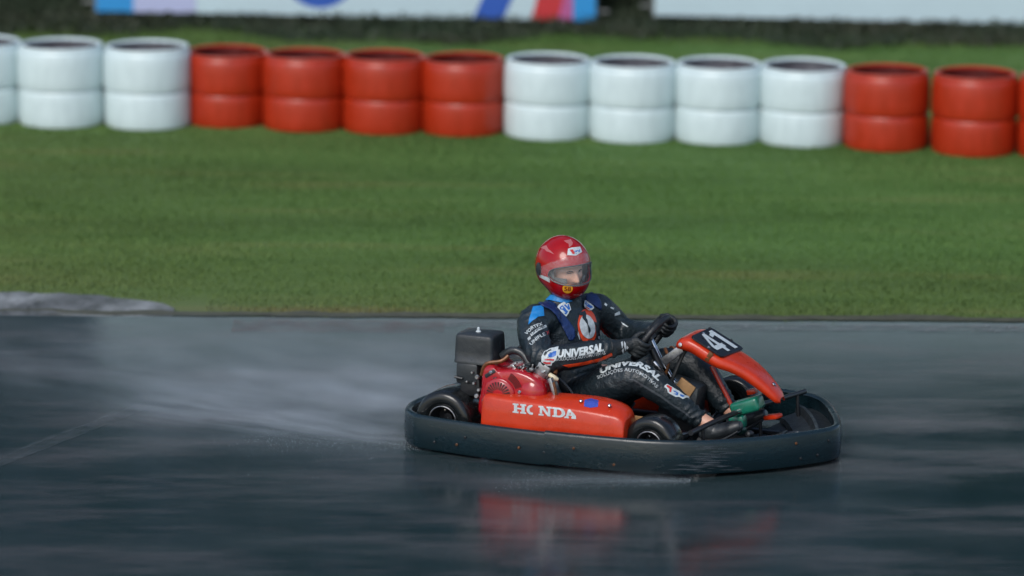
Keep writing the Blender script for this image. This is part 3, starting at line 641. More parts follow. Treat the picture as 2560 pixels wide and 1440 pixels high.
# --- steering
SWC = Vector((.402, 0, .498)); E1 = Vector((0, 1, 0)); E2 = Vector((.55, 0, .835)); SWN = E1.cross(E2)
if SWN.x > 0: SWN = -SWN
SR = .128
def sw(phi, r=SR, h=0): return SWC + (E1 * math.cos(phi) + E2 * math.sin(phi)) * r + SWN * h
rimm = mat("steering_rim_suede", (.010, .012, .014), .45, bump=.3, bscale=120)
swp = MB(); pts = []
for k in range(40):
    q = 2 * math.pi * k / 40; r_ = SR if math.sin(q) > -.75 else SR * .80 / max(.75, -math.sin(q)) * .95
    pts.append(sw(q, r_))
swheel = swp.tube(pts, .0155, 12, loop=True, sup=tuple(SWN)).build("steering_wheel", rimm, P)
for q in (R(10), R(170), R(270)):
    b0 = MB(); a = sw(q, .02); b = sw(q, SR * .9); d = (b - a).normalized(); s = d.cross(SWN) * .016
    b0.add([a - s, a + s, b + s * .8, b - s * .8] + [p + SWN * .005 for p in (a - s, a + s, b + s * .8, b - s * .8)], [(3, 2, 1, 0), (4, 5, 6, 7), (0, 1, 5, 4), (1, 2, 6, 5), (2, 3, 7, 6), (3, 0, 4, 7)])
    b0.build("spoke", dark_metal, swheel, bevel=.002)
MB().lathe([(.030, -.012), (.034, .0), (.030, .012), (.0005, .012)], SWC, SWN, 20).build("wheel_hub", black_plastic, swheel)
hubc = mat("hub_disc_white", (.55, .6, .62), .35)
MB().add([sw(R(70), .052, .014), sw(R(48), .066, .014), sw(R(62), .098, .014), sw(R(86), .088, .014)], [(0, 1, 2, 3)]).build("hub_label", hubc, swheel, smooth=False)
MB().lathe([(.016, 0), (.014, .006), (.0005, .007)], sw(R(52), .050, .012), SWN, 12).build("hub_button", orange_print, swheel)
MB().lathe([(.015, 0), (.013, .006), (.0005, .007)], sw(R(135), .062, .012), SWN, 12).build("hub_button", orange_print, swheel)
MB().tube([tuple(SWC), (.455, 0, .40), (.60, 0, .20), (.70, 0, .10)], .0125, 12).build("steering_column", steel, P)
MB().tube([(.420, -.035, .462), (.470, -.035, .372)], .017, 12).build("column_sleeve", dark_metal, P)
MB().tube([(.44, -.05, .405), (.49, -.06, .36), (.57, -.06, .23), (.61, -.06, .16)], .008, 8).build("column_stay", steel, P)
MB().tube([(.47, .01, .46), (.50, -.02, .42), (.495, -.03, .36), (.47, -.04, .30)], .008, 8, smooth=4).build("brake_hose", rust, P)
MB().tube([(.49, .02, .465), (.51, .01, .47), (.55, .0, .44)], .004, 6, smooth=4).build("wire", rust, P)
MB().tube([(.58, -.40, .12), (.68, -.04, .10), (.62, .40, .12)], .008, 8).build("tie_rod", steel, P)
# fuel tank between the legs
MB().box((.55, .05, .20), (.20, .16, .22), Matrix.Rotation(R(12), 3, 'Y'), taper=.8).build("fuel_tank", black_plastic, P, bevel=.02)
MB().box((.545, -.085, .455), (.12, .022, .040), Matrix.Rotation(R(-39), 3, 'Y')).build("fairing_bracket", alu, P, bevel=.005)
# --- front fairing with number plate
fst = [  # x, z_top, half width, side depth
    (.560, .515, .085, .02), (.580, .532, .115, .035), (.615, .545, .128, .05), (.655, .540, .130, .055), (.72, .508, .130, .055), (.78, .476, .126, .050), (.84, .452, .108, .045), (.90, .425, .092, .048), (.96, .385, .076, .050), (1.01, .342, .062, .045), (1.045, .305, .048, .035), (1.062, .282, .028, .015)]
frr = []
for x, zt, hw, dp in fst:
    row = []
    for s, zz in [(-1.0, -dp), (-1.02, -dp * .5), (-.99, -.010), (-.93, -.001), (-.72, .004), (-.3, .006), (0, .006), (.3, .006), (.72, .004), (.93, -.001), (.99, -.010), (1.02, -dp * .5), (1.0, -dp)]:
        row.append(Vector((x - .0 * zz, s * hw, zt + zz)))
    frr.append(row)
fine = []
for j in range(13):
    cp, _ = catmull([r[j] for r in frr], [1] * len(frr), 5); fine.append(cp)
fairing = MB().rings([[fine[j][i] for j in range(13)] for i in range(len(fine[0]))], closed=False, caps=False).build("nose_fairing", red_pod, P, angle=60)
sm = fairing.modifiers.new("thick", 'SOLIDIFY'); sm.thickness = .005; sm.offset = -1
MB().tube([(.66, .125, .37), (.70, .125, .30), (.755, .12, .21), (.80, .11, .10)], .011, 8, smooth=3).build("fairing_strut", red_pod, P)
MB().tube([(.62, -.02, .50), (.585, -.05, .46), (.53, -.085, .30)], .010, 8, smooth=3).build("fairing_stay", dark_metal, P)
# plate: a slab lying on the fairing
pa, pb, pc, pd = Vector((.640, -.118, .552)), Vector((.800, -.118, .470)), Vector((.818, .122, .462)), Vector((.650, .122, .548))
pu, pv = (pb - pa), (pd - pa); pn = pu.cross(pv).normalized()
if pn.z < 0: pn = -pn
def plate_pt(u, v, h=0): return pa + pu * u + pv * v + (pc - pb - pv) * (u * v) + pn * h
cn = []
for (cu, cv, a0) in [(0, 0, 180), (1, 0, 270), (1, 1, 0), (0, 1, 90)]:
    for k in range(5):
        a = R(a0 + k * 22.5); ru, rv = .12, .09
        cn.append((cu + (ru if cu == 0 else -ru) + ru * math.cos(a), cv + (rv if cv == 0 else -rv) + rv * math.sin(a)))
plate = MB().rings([[plate_pt(u, v, .004) for u, v in cn], [plate_pt(u, v, .011) for u, v in cn]]).build("number_plate", plate_m, P, angle=30)
for (u, v) in [(.08, .5), (.62, .98), (.02, .9), (.55, .02)]:
    MB().lathe([(.007, 0), (.007, .004), (.004, .007), (.0005, .007)], plate_pt(u, v, .010), pn, 10).build("plate_bolt", steel if v < .9 else dark_metal, plate)
MB().lathe([(.010, 0), (.009, .004), (.0005, .005)], (.600, -.130, .520), (-.1, -1, .2), 12).build("fairing_bolt", steel, fairing)
MB().lathe([(.010, 0), (.009, .004), (.0005, .005)], (1.018, .0, .346), (.6, 0, .8), 12).build("fairing_bolt", steel, fairing)
MB().box((.742, -.129, .476), (.022, .006, .050), Matrix.Rotation(R(30), 3, 'Y')).build("tape_strip", rust, fairing, bevel=.001)
# digits 4 and 1, as white cut vinyl lying on the plate; u runs down the plate, v towards the far side
def digit(polys, v0, vw):
    b0 = MB()
    for pol in polys:
        b0.add([plate_pt(.10 + .80 * (1 - y), v0 + vw * x, .0135) for x, y in pol], [tuple(range(len(pol)))])
    b0.build("digit", white_print, plate, smooth=False)
digit([[(.60, 0), (.88, 0), (.88, 1), (.60, 1)], [(0, .20), (.60, .20), (.60, .40), (0, .40)], [(.88, .20), (1.05, .20), (1.05, .40), (.88, .40)], [(0, .40), (.26, .40), (.60, .78), (.60, 1)]], .12, .42)
digit([[(.45, 0), (.80, 0), (.80, 1), (.45, 1)], [(.10, .72), (.45, .78), (.45, 1.0), (.40, .93), (.10, .86)]], .52, .42)
# --- front bumper bar, uprights, pedals
MB().tube([(.805, -.515, .205), (.84, -.25, .212), (.885, .0, .212), (.945, .25, .208), (.995, .50, .200)], .0125, 12, smooth=4).build("front_bar", dark_metal, P)
MB().tube([(.862, -.10, .212), (.89, .0, .214), (.905, .08, .213)], .0145, 12, smooth=3).build("bar_sleeve", steel, P)
for (x, y) in [(.905, .12), (.985, .42), (.82, -.40)]:
    MB().tube([(x, y, .20), (x + .01, y, .06)], .009, 8).build("bar_upright", dark_metal, P)
gb = MB().box((.895, -.015, .234), (.145, .10, .066), Matrix.Rotation(R(-20), 3, 'Y')); gbo = gb.build("brake_guard", green_m, P, bevel=.016, bseg=3)
MB().box((.862, -.05, .162), (.075, .06, .06), Matrix.Rotation(R(-8), 3, 'Y')).build("brake_caliper", green_m, P, bevel=.012)
MB().lathe([(.024, -.03), (.026, 0), (.020, .02), (.0005, .022)], (.88, -.07, .125), (0, -1, .2), 14).build("brake_cylinder", mat("oily_green_metal", (.02, .07, .055), .3, metal=.4, var=.5, vscale=50), P)
MB().lathe([(.018, -.02), (.020, 0), (.012, .02), (.0005, .022)], (.93, -.08, .115), (0, -1, .2), 14).build("brake_fitting", dark_metal, P)
MB().box((.995, .06, .175), (.085, .05, .022), Matrix.Rotation(R(-15), 3, 'Y') @ Matrix.Rotation(R(-20), 3, 'Z')).build("brake_pedal", red_pod, P, bevel=.008)
MB().box((.875, .10, .275), (.045, .04, .025), Matrix.Rotation(R(-15), 3, 'Y')).build("pedal_return_block", red_pod, P, bevel=.006)
MB().box((1.03, .0, .095), (.09, .12, .012), Matrix.Rotation(R(-25), 3, 'Y')).build("heel_plate", dark_metal, P, bevel=.003)

# ================================================================== the driver
driver = empty("person", "kart driver in black racing suit and red full-face helmet gripping the wheel", "person", KM)
def ell(c, a, hw, hd, tilt=0.0, n=28):
    l = Vector((math.sin(a), math.cos(a), 0)); f = Vector((math.cos(a), -math.sin(a), 0)); c = Vector(c)
    up = Vector((0, 0, 1)); f2 = f * math.cos(tilt) + up * math.sin(tilt)
    return [c + l * (hw * math.cos(q)) + f2 * (hd * math.sin(q)) for q in [2 * math.pi * k / n for k in range(n)]]
B = MB()
T = [((.07, 0, .105), 0, .14, .10), ((.06, 0, .17), 2, .172, .128), ((.02, 0, .27), 8, .170, .132), ((-.01, .005, .37), 16, .170, .130), ((-.030, .010, .46), 24, .182, .135), ((-.038, .010, .54), 26, .188, .125), ((-.040, .008, .595), 24, .172, .098), ((-.042, .005, .630), 19, .115, .075), ((-.038, .003, .665), 19, .072, .066), ((-.03, 0, .73), 19, .060, .062)]
B.rings([ell(c, R(a), hw, hd, -.15) for c, a, hw, hd in T])
ARM_N = [(-.075, -.11, .570), (-.105, -.195, .572), (-.085, -.265, .525), (-.035, -.330, .478), (.015, -.368, .445), (.070, -.352, .446), (.16, -.295, .462), (.25, -.235, .480), (.315, -.195, .492)]
ARM_NR = [.077, .080, .075, .068, .065, .064, .060, .050, .038]
ARM_F = [(.0, .11, .580), (.050, .180, .575), (.085, .235, .530), (.115, .275, .480), (.150, .285, .452), (.22, .250, .458), (.295, .195, .482), (.365, .145, .506)]
ARM_FR = [.074, .076, .070, .064, .062, .060, .050, .038]
LEG_N = [(.06, -.095, .175), (.16, -.14, .232), (.28, -.19, .308), (.38, -.215, .352), (.440, -.220, .360), (.498, -.210, .332), (.575, -.185, .276), (.65, -.162, .215), (.718, -.145, .172)]
LEG_NR = [.105, .106, .094, .082, .076, .071, .064, .053, .043]
LEG_F = [(.08, .095, .175), (.20, .135, .235), (.34, .175, .305), (.45, .198, .345), (.525, .200, .352), (.585, .188, .315), (.645, .172, .262), (.70, .155, .210), (.745, .142, .165)]
LEG_FR = [.105, .104, .093, .082, .076, .072, .066, .056, .045]
for pts, rr in ((ARM_N, ARM_NR), (ARM_F, ARM_FR), (LEG_N, LEG_NR), (LEG_F, LEG_FR)):
    B.tube(pts, rr, 20, smooth=5)
body = B.build("body", suit, driver)
modmesh(body, [('REMESH', dict(mode='VOXEL', voxel_size=.0085)), ('SMOOTH', dict(factor=.5, iterations=6))])
set_smooth(body)
# leather folds at the bends
def segdist(p, a, b):
    ab = b - a; t = max(0, min(1, (p - a).dot(ab) / ab.length_squared)); return (p - (a + ab * t)).length, t
folds = [(Vector(ARM_N[4]), .13, Vector(ARM_N[6]) - Vector(ARM_N[3])), (Vector(ARM_N[1]), .11, Vector(ARM_N[3]) - Vector(ARM_N[1])), (Vector(ARM_F[4]), .14, Vector(ARM_F[6]) - Vector(ARM_F[3])), (Vector(LEG_N[8]), .14, Vector(LEG_N[8]) - Vector(LEG_N[6])),
         (Vector(LEG_F[8]), .13, Vector(LEG_F[8]) - Vector(LEG_F[6])), (Vector(LEG_N[4]), .11, Vector(LEG_N[5]) - Vector(LEG_N[3])), (Vector((.06, 0, .30)), .18, Vector((0, 0, 1))), (Vector(LEG_N[1]), .13, Vector(LEG_N[2]) - Vector(LEG_N[0])), (Vector(ARM_N[7]), .10, Vector(ARM_N[8]) - Vector(ARM_N[6]))]
me = body.data; nrm = [v.normal.copy() for v in me.vertices]
for i, v in enumerate(me.vertices):
    p = v.co; d = 0.0
    for c, rad, ax in folds:
        q = (p - c).length / rad
        if q < 1:
            a = ax.normalized(); s = (p - c).dot(a); wv = noise.noise(p * 9) * 2.2
            d += (1 - q * q) * (math.sin(s * 190 + wv * 2.4 + noise.noise(p * 22) * 2)) * .0050
    d += noise.noise(p * 16) * .0026 + noise.noise(p * 40) * .0012 + (.35 - abs(noise.noise(Vector((p.x * 12, p.y * 26, p.z * 26))))) * .0040
    v.co = p + nrm[i] * d
me.update()

# --- hands in gloves, closed on the rim
def glove(phi, wrist, side):
    c = sw(phi); t = (E2 * math.cos(phi) - E1 * math.sin(phi)); t = t if t.z > 0 else -t
    r_ = (c - SWC).normalized(); n = SWN; wv = Vector(wrist); G = MB()
    knu = [.036, .013, -.010, -.032]; ln = [.92, 1.0, .95, .8]
    for k in range(4):
        o = c + t * knu[k]; s = ln[k]
        G.tube([o + r_ * .034 + n * .012, o + r_ * .036 - n * .012, o + r_ * (.018) - n * (.034 * s + .002), o - r_ * .012 - n * (.034 * s), o - r_ * .029 * s - n * .012, o - r_ * .027 * s + n * .006], [.0125, .0122, .0112, .0105, .0098, .0082], 10, smooth=3)
    rotm = Matrix((t, r_, n)).transposed()
    G.ball(c + r_ * .033 + n * .018, (.047, .019, .036), 12, rotm)
    G.ball(c + r_ * .022 + n * .040 - t * .012, (.034, .022, .022), 10, rotm)
    G.tube([c + r_ * .026 + n * .038 + t * .010, c + r_ * .004 + n * .040 + t * .034, c - r_ * .012 + n * .032 + t * .052, c - r_ * .014 + n * .018 + t * .066], [.016, .0135, .012, .009], 10, smooth=3)
    G.tube([c + r_ * .028 + n * .028, c * .5 + wv * .5 + r_ * .016 + n * .018, wv, wv + (wv - c).normalized() * .045], [.030, .032, .037, .042], 14, smooth=3)
    g = G.build("glove", glove_m, driver)
    modmesh(g, [('REMESH', dict(mode='VOXEL', voxel_size=.0035)), ('SMOOTH', dict(factor=.4, iterations=3))]); set_smooth(g)
    me = g.data; nn = [v.normal.copy() for v in me.vertices]
    for i, v in enumerate(me.vertices): v.co += nn[i] * (noise.noise(v.co * 60) * .0012)
    me.update(); return g
gloveN = glove(R(184), ARM_N[-1], -1); gloveF = glove(R(22), ARM_F[-1], 1)

# --- ankles and shoes
for (a, toe) in ((LEG_N[-1], (.900, -.135, .165)), (LEG_F[-1], (.925, .130, .165))):
    a = Vector(a); toe = Vector(toe)
    MB().tube([a + Vector((-.03, 0, .018)), a + Vector((.015, 0, -.006)), a + Vector((.045, 0, -.02))], [.036, .037, .036], 14, smooth=3).build("ankle", skin, driver)
    S = MB(); h = a + Vector((.015, 0, -.075)); m1 = h.lerp(toe, .45) + Vector((0, 0, -.012)); 
    S.tube([h + Vector((-.02, 0, .012)), h + Vector((.02, 0, .02)), m1 + Vector((0, 0, .012)), h.lerp(toe, .8), toe + Vector((.012, 0, .006))], [.026, .043, .044, .042, .022], 16, smooth=4, squash=.85)
    S.tube([a + Vector((.028, 0, -.012)), h + Vector((.03, 0, .03))], [.041, .045], 14)
    sh = S.build("shoe", black_plastic, driver)
    modmesh(sh, [('REMESH', dict(mode='VOXEL', voxel_size=.005)), ('SMOOTH', dict(factor=.5, iterations=4))]); set_smooth(sh)
    MB().tube([h + Vector((-.03, 0, -.018)), m1 + Vector((0, 0, -.028)), toe + Vector((.0, 0, -.022))], [.030, .040, .030], 12, smooth=4, squash=.28).build("sole", mat("grey_sole", (.05, .055, .06), .5), sh)

# --- helmet
HC = Vector((-.046, -.002, .806)); HY = R(-35); HP = R(-3)
HF = Matrix.Rotation(HY, 3, 'Z') @ Matrix.Rotation(-HP, 3, 'Y') @ Matrix.Rotation(R(3), 3, 'X')
def hr(az, el):
    """radius of the shell in a direction (degrees): egg with chin bar and flattened bottom"""
    a, b, c = .150, .124, .149
    ca, sa, ce, s_ = math.cos(R(az)), math.sin(R(az)), math.cos(R(el)), math.sin(R(el))
    r_ = 1 / math.sqrt((ca * ce / a) ** 2 + (sa * ce / b) ** 2 + (s_ / c) ** 2)
    r_ += .012 * math.exp(-((az) / 38) ** 2 - ((el + 30) / 16) ** 2)
    r_ -= .010 * math.exp(-((abs(az) - 105) / 40) ** 2 - ((el + 50) / 18) ** 2)
    r_ += .006 * math.exp(-((abs(az) - 180) / 50) ** 2 - ((el - 10) / 30) ** 2)
    r_ += .014 * math.exp(-(az / 75) ** 2 - ((el + 54) / 20) ** 2)
    return r_
def hp(az, el, k=1.0, off=0.0):
    r_ = hr(az, el) * k + off
    d = Vector((math.cos(R(az)) * math.cos(R(el)), math.sin(R(az)) * math.cos(R(el)), math.sin(R(el))))
    return HC + HF @ (d * r_)
AZW = 66.0
def port(az):
    t = abs(az) / AZW
    if t >= 1: return None
    s = (1 - t ** 3.2) ** .5
    mid = -2 - 1.5 * t; return mid - 17.5 * s, mid + 18.5 * s
azs = []
for k in range(145):
    azs.append(-180 + k * 2.5)
def shell_strip(lo, hi, n, k=1.0, off=0.0, rng=azs):
    return [[hp(a, lo(a) + (hi(a) - lo(a)) * j / n, k, off) for j in range(n + 1)] for a in rng]
hs = MB()
plo = lambda a: (port(a)[0] if port(a) else -2 - 1.5); phi_ = lambda a: (port(a)[1] if port(a) else -2 - 1.5)
hs.rings(shell_strip(lambda a: -62, plo, 22), closed=False, caps=False)
hs.rings(shell_strip(phi_, lambda a: 89.9, 34), closed=False, caps=False)
helmet = hs.build("helmet", red_helmet, driver, weld=True, angle=75)
sm = helmet.modifiers.new("thick", 'SOLIDIFY'); sm.thickness = .008; sm.offset = -1
pa_ = [a for a in [-AZW + 2 * AZW * k / 60 for k in range(61)]]
rimpts = [hp(a, plo(a), 1, .001) for a in pa_] + [hp(a, phi_(a), 1, .001) for a in reversed(pa_[1:-1])]
MB().tube(rimpts, .0032, 8, loop=True).build("port_seal", black_plastic, helmet)
MB().tube([hp(a, -61.5, 1, -.004) for a in range(-180, 180, 6)], .006, 8, loop=True).build("neck_trim", black_plastic, helmet)
# inner padding
MB().rings([[hp(a, e, .86) for e in range(-60, 91, 6)] for a in list(range(56, 305, 8))], closed=False, caps=False).build("padding", liner, helmet)
MB().rings([[hp(a, e, .80) for e in range(-55, -8, 6)] for a in range(20, 61, 6)], closed=False, caps=False).build("cheek_pad", liner, helmet)
MB().rings([[hp(a, e, .80) for e in range(-55, -8, 6)] for a in range(-60, -19, 6)], closed=False, caps=False).build("cheek_pad", liner, helmet)
# visor: clear wet shell over the port and brow
vm, vt, vb = node_mat("clear_wet_visor")
vb.inputs["Base Color"].default_value = (.85, .90, .92, 1); vb.inputs["Roughness"].default_value = .08
vn = vt.nodes.new("ShaderNodeTexNoise"); vn.inputs["Scale"].default_value = 220; vn.inputs["Detail"].default_value = 3
vtc = vt.nodes.new("ShaderNodeTexCoord"); vt.links.new(vtc.outputs["Object"], vn.inputs[0])
vr = vt.nodes.new("ShaderNodeMapRange"); vr.inputs[1].default_value = .45; vr.inputs[2].default_value = .75; vr.inputs[3].default_value = .05; vr.inputs[4].default_value = .26
vt.links.new(vn.outputs[0], vr.inputs[0]); vt.links.new(vr.outputs[0], vb.inputs["Alpha"])
def vlo(a): t = abs(a) / 92; return (-21 + 17 * t ** 2.2)
def vhi(a): t = abs(a) / 92; return (36 - 29 * t ** 1.8)
vz = [-92 + 184 * k / 70 for k in range(71)]
MB().rings(shell_strip(vlo, vhi, 24, 1.0, .0055, vz), closed=False, caps=False).build("visor", vm, helmet)
for s in (-1, 1):
    pts = []
    for q in range(20):
        a = 2 * math.pi * q / 20; pts.append((s * 97 + 8.5 * math.cos(a), 2 + 14 * math.sin(a)))
    rr_ = [[hp(a, e, 1, o) for a, e in pts] for o in (.001, .009)]; cc_ = [[hp(s * 97 + (a - s * 97) * .82, 2 + (e - 2) * .82, 1, .011) for a, e in pts], [hp(s * 97 + (a - s * 97) * .05, 2 + (e - 2) * .05, 1, .011) for a, e in pts]]
    MB().rings(rr_ + cc_).build("visor_hinge", black_plastic, helmet)
# --- head with face
FC = HC + HF @ Vector((.022, 0, -.012))
def fr_(az, el):
    a, b, c = .086, .072, .108
    ca, sa, ce, s_ = math.cos(R(az)), math.sin(R(az)), math.cos(R(el)), math.sin(R(el))
    r_ = 1 / math.sqrt((ca * ce / a) ** 2 + (sa * ce / b) ** 2 + (s_ / c) ** 2)
    g = lambda a0, e0, wa, we: math.exp(-((az - a0) / wa) ** 2 - ((el - e0) / we) ** 2)
    r_ += .027 * g(0, -17, 9, 9) + .014 * g(0, -4, 7, 10) + .006 * (g(-20, 13, 17, 5) + g(20, 13, 17, 5)) - .008 * (g(-22, 2, 10, 7) + g(22, 2, 10, 7)) + .005 * (g(-32, -14, 14, 10) + g(32, -14, 14, 10))
    r_ += .006 * g(0, -37, 14, 4) - .004 * g(0, -33, 14, 1.6) + .008 * g(0, -55, 18, 9) + .004 * (g(-8, -19, 5, 4) + g(8, -19, 5, 4))
    return r_
def fp(az, el, off=0.0):
    d = Vector((math.cos(R(az)) * math.cos(R(el)), math.sin(R(az)) * math.cos(R(el)), math.sin(R(el)))); return FC + HF @ (d * (fr_(az, el) + off))
head = MB().rings([[fp(a, e) for e in list(range(-84, 85, 3))] for a in [-180 + 3 * k for k in range(121)]], closed=False, caps=False).build("head", skin, driver, weld=True, angle=80)
for s in (-1, 1):
    MB().tube([fp(s * (10 + k * 5), 11 + [-2.5, 0, 1, 0, -3][k], .002) for k in range(5)], [.003, .0042, .0045, .004, .0022], 8, smooth=3, squash=.6).build("eyebrow", hair_m, head)
    MB().tube([fp(s * (13 + k * 4.5), 3 + [0, 1.2, 1.5, .8, -.5][k], .0006) for k in range(5)], [.0012, .0030, .0034, .0028, .001], 8, smooth=3, squash=.6).build("eye", mat("squinting_eye", (.05, .03, .025), .3), head)
MB().tube([fp(-14 + k * 5.6, -33 + [1, -.2, 0, 0, -.2, 1][k], .0006) for k in range(6)], [.001, .002, .0024, .0024, .002, .001], 8, smooth=3).build("mouth", mat("lips", (.35, .12, .10), .4), head)

# ================================================================== prints: flat lettering and logos lying on real surfaces
bpy.context.view_layer.update()
def bvh_of(*objs):
    vs, fs = [], []
    dg = bpy.context.evaluated_depsgraph_get()
    for o in objs:
        me = o.evaluated_get(dg).to_mesh(); k = len(vs)
        vs += [v.co.copy() for v in me.vertices]; fs += [[i + k for i in p.vertices] for p in me.polygons]; o.evaluated_get(dg).to_mesh_clear()
    return BVHTree.FromPolygons(vs, fs)
CK = KMI @ CAM; KR = KMI.to_3x3()
def curve2d(polys):
    cu = bpy.data.curves.new("c", 'CURVE'); cu.dimensions = '2D'; cu.fill_mode = 'BOTH'
    for pol in polys:
        sp = cu.splines.new('POLY'); sp.points.add(len(pol) - 1); sp.use_cyclic_u = True
        for q, (x, y) in zip(sp.points, pol): q.co = (x, y, 0, 1)
    return tri2d(cu)
def tri2d(cu):
    o = bpy.data.objects.new("c", cu); me = bpy.data.meshes.new_from_object(o)
    v = [(p.co.x, p.co.y) for p in me.vertices]; f = [tuple(p.vertices) for p in me.polygons]
    bpy.data.objects.remove(o); bpy.data.meshes.remove(me); bpy.data.curves.remove(cu); return v, f
def text2d(s, bold=0.0, shear=0.0):
    cu = bpy.data.curves.new("t", 'FONT'); cu.body = s; cu.size = 1; cu.offset = bold; cu.shear = shear; cu.resolution_u = 3
    v, f = tri2d(cu); x0 = min(p[0] for p in v); x1 = max(p[0] for p in v)
    return [((x - x0) / (x1 - x0), y / .72) for x, y in v], f
def refine(v, f, L):
    bm = bmesh.new(); vv = [bm.verts.new((x, y, 0)) for x, y in v]
    for q in f:
        try: bm.faces.new([vv[i] for i in q])
        except ValueError: pass
    bmesh.ops.triangulate(bm, faces=bm.faces)
    for _ in range(5):
        es = [e for e in bm.edges if e.calc_length() > L]
        if not es: break
        bmesh.ops.subdivide_edges(bm, edges=es, cuts=1); bmesh.ops.triangulate(bm, faces=bm.faces)
    bm.verts.index_update(); o = [(p.co.x, p.co.y) for p in bm.verts], [tuple(p.index for p in q.verts) for q in bm.faces]; bm.free(); return o
def along(path, H):
    P_ = [Vector(p) for p in path]; L = [0]
    for a, b in zip(P_, P_[1:]): L.append(L[-1] + (b - a).length)
    def fn(u, v):
        s = u * L[-1]; i = 0
        while i < len(L) - 2 and s > L[i + 1]: i += 1
        t = (s - L[i]) / (L[i + 1] - L[i]); p = P_[i].lerp(P_[i + 1], t)
        d0 = (P_[i + 1] - P_[i]).normalized(); dA = d0 if i == 0 else ((P_[i] - P_[i - 1]).normalized() + d0).normalized(); dB = d0 if i + 2 >= len(P_) else ((P_[i + 2] - P_[i + 1]).normalized() + d0).normalized()
        d = dA.lerp(dB, max(0, min(1, t))).normalized(); return p.x + d.y * H * v, p.y - d.x * H * v
    return fn
def decal(name, v, f, tree, m, parent, off=.0018, L=5.0, thick=0.0):
    v, f = refine(v, f, L); hits = []
    for x, y in v:
        d = (KR @ pxray(x, y)).normalized(); h = tree.ray_cast(CK, d)
        if h[0] is None: hits.append(None); continue
        n = h[1]; n = n if n.dot(d) < 0 else -n; hits.append(h[0] + n * off)
    b0 = MB(); fs = []; dd = sorted((p - CK).length for p in hits if p is not None); md = dd[len(dd) // 2] if dd else 0
    hits = [p if p is not None and abs((p - CK).length - md) < .20 else None for p in hits]
    for q in f:
        ps = [hits[i] for i in q]
        if any(p is None for p in ps): continue
        if max((ps[i] - ps[i - 1]).length for i in range(3)) > .06: continue
        fs.append(q)
    if not fs: print("decal missed", name); return None
    used = sorted({i for q in fs for i in q}); mp_ = {i: k for k, i in enumerate(used)}
    b0.add([hits[i] for i in used], [tuple(mp_[i] for i in q) for q in fs])
    o = b0.build(name, m, parent, angle=70)
    if thick:
        s_ = o.modifiers.new("thick", 'SOLIDIFY'); s_.thickness = thick; s_.offset = 0
    return o
def poly(name, pts, tree, m, parent, off=.0018, **k):
    v, f = curve2d(pts if isinstance(pts[0][0], (tuple, list)) else [pts]); return decal(name, v, f, tree, m, parent, off, **k)
def text(name, s, path, H, tree, m, parent, off=.0022, bold=0.0, shear=0.0):
    v, f = text2d(s, bold, shear); fn = along(path, H); return decal(name, [fn(x, y) for x, y in v], f, tree, m, parent, off)
def zz(pts, sx, ox, oy): return [(ox + x / sx, oy + y / sx) for x, y in pts]
def ellipse(cx, cy, a, b, rot=0, n=36): 
    c, s = math.cos(R(rot)), math.sin(R(rot)); return [(cx + a * math.cos(q) * c - b * math.sin(q) * s, cy + a * math.cos(q) * s + b * math.sin(q) * c) for q in [2 * math.pi * k / n for k in range(n)]]
tb = bvh_of(body); tbg = bvh_of(body, gloveN); tp = bvh_of(podR); th = bvh_of(helmet); D_ = driver
A3 = lambda p: zz(p, 10.667, 1300, 730); A4 = lambda p: zz(p, 5.54, 1280, 700)
# vest straps and coloured panels
poly("collar", A3([(470, 70), (1100, 90), (1250, 190), (1390, 230), (1250, 310), (1100, 290), (850, 235), (620, 225), (480, 300)]), tb, cyan_fab, D_, .004, thick=.004)
poly("shoulder_panel", A3([(350, 390), (620, 360), (640, 640), (480, 665), (340, 770), (225, 880), (245, 720), (300, 560)]), tb, cyan_fab, D_, .0025)
poly("vest_strap", A3([(460, 310), (750, 255), (950, 330), (1010, 450), (1190, 660), (1330, 830), (1440, 1000), (1460, 1200), (1400, 1290), (1300, 1290), (1190, 1080), (1080, 880), (950, 640), (780, 480), (600, 400)]), tb, navy_fab, D_, .006, thick=.006)
poly("vest_strap", A3([(1760, 100), (1900, 40), (2080, 140), (2150, 300), (2150, 480), (2050, 420), (1900, 330), (1750, 230)]), tb, navy_fab, D_, .006, thick=.006)
# chest roundel
poly("chest_print", ellipse(1468, 816, 24, 44, -4), tb, orange_print, D_, .0022)
poly("chest_print", A3([(1560, 560), (1720, 500), (1760, 600), (1830, 740), (1960, 880), (2060, 830), (2020, 1200), (2000, 900), (1880, 760), (1700, 600), (1600, 640)]), tb, suit, D_, .0034)
poly("chest_print", ellipse(1467, 817, 18.5, 30, -12), tb, white_print, D_, .0046)
poly("chest_print", A3([(1650, 600), (1740, 580), (1740, 690), (1780, 760), (1800, 880), (1850, 960), (1860, 1040), (1830, 1100), (1850, 1200), (1810, 1100), (1790, 960), (1770, 860), (1700, 770), (1640, 700)]), tb, suit, D_, .0060)
poly("chest_print", A3([(1540, 1040), (1570, 1120), (1600, 1260), (1580, 1270), (1530, 1140)]), tb, grey_print, D_)
poly("chest_print", A3([(2075, 1190), (2150, 1165), (2140, 1260), (2100, 1310)]), tb, white_print, D_)
poly("chest_print", A3([(2160, 910), (2230, 990), (2290, 1180), (2250, 1200), (2200, 1050)]), tb, red_print, D_)
def gv(s, path, H, tree, par, off=.0028, m=blue_print):
    text("logo_outline", s, path, H, tree, white_print, par, off, bold=.06); text("logo_letter", s, path, H, tree, m, par, off + .0016, bold=.0)
poly("logo_outline", A3([(985, 430), (1040, 350), (1160, 265), (1200, 290), (1215, 340), (1245, 300), (1295, 305), (1335, 480), (1290, 520), (1270, 580), (1205, 670), (1165, 640), (1040, 490)]), tb, white_print, D_, .0100)
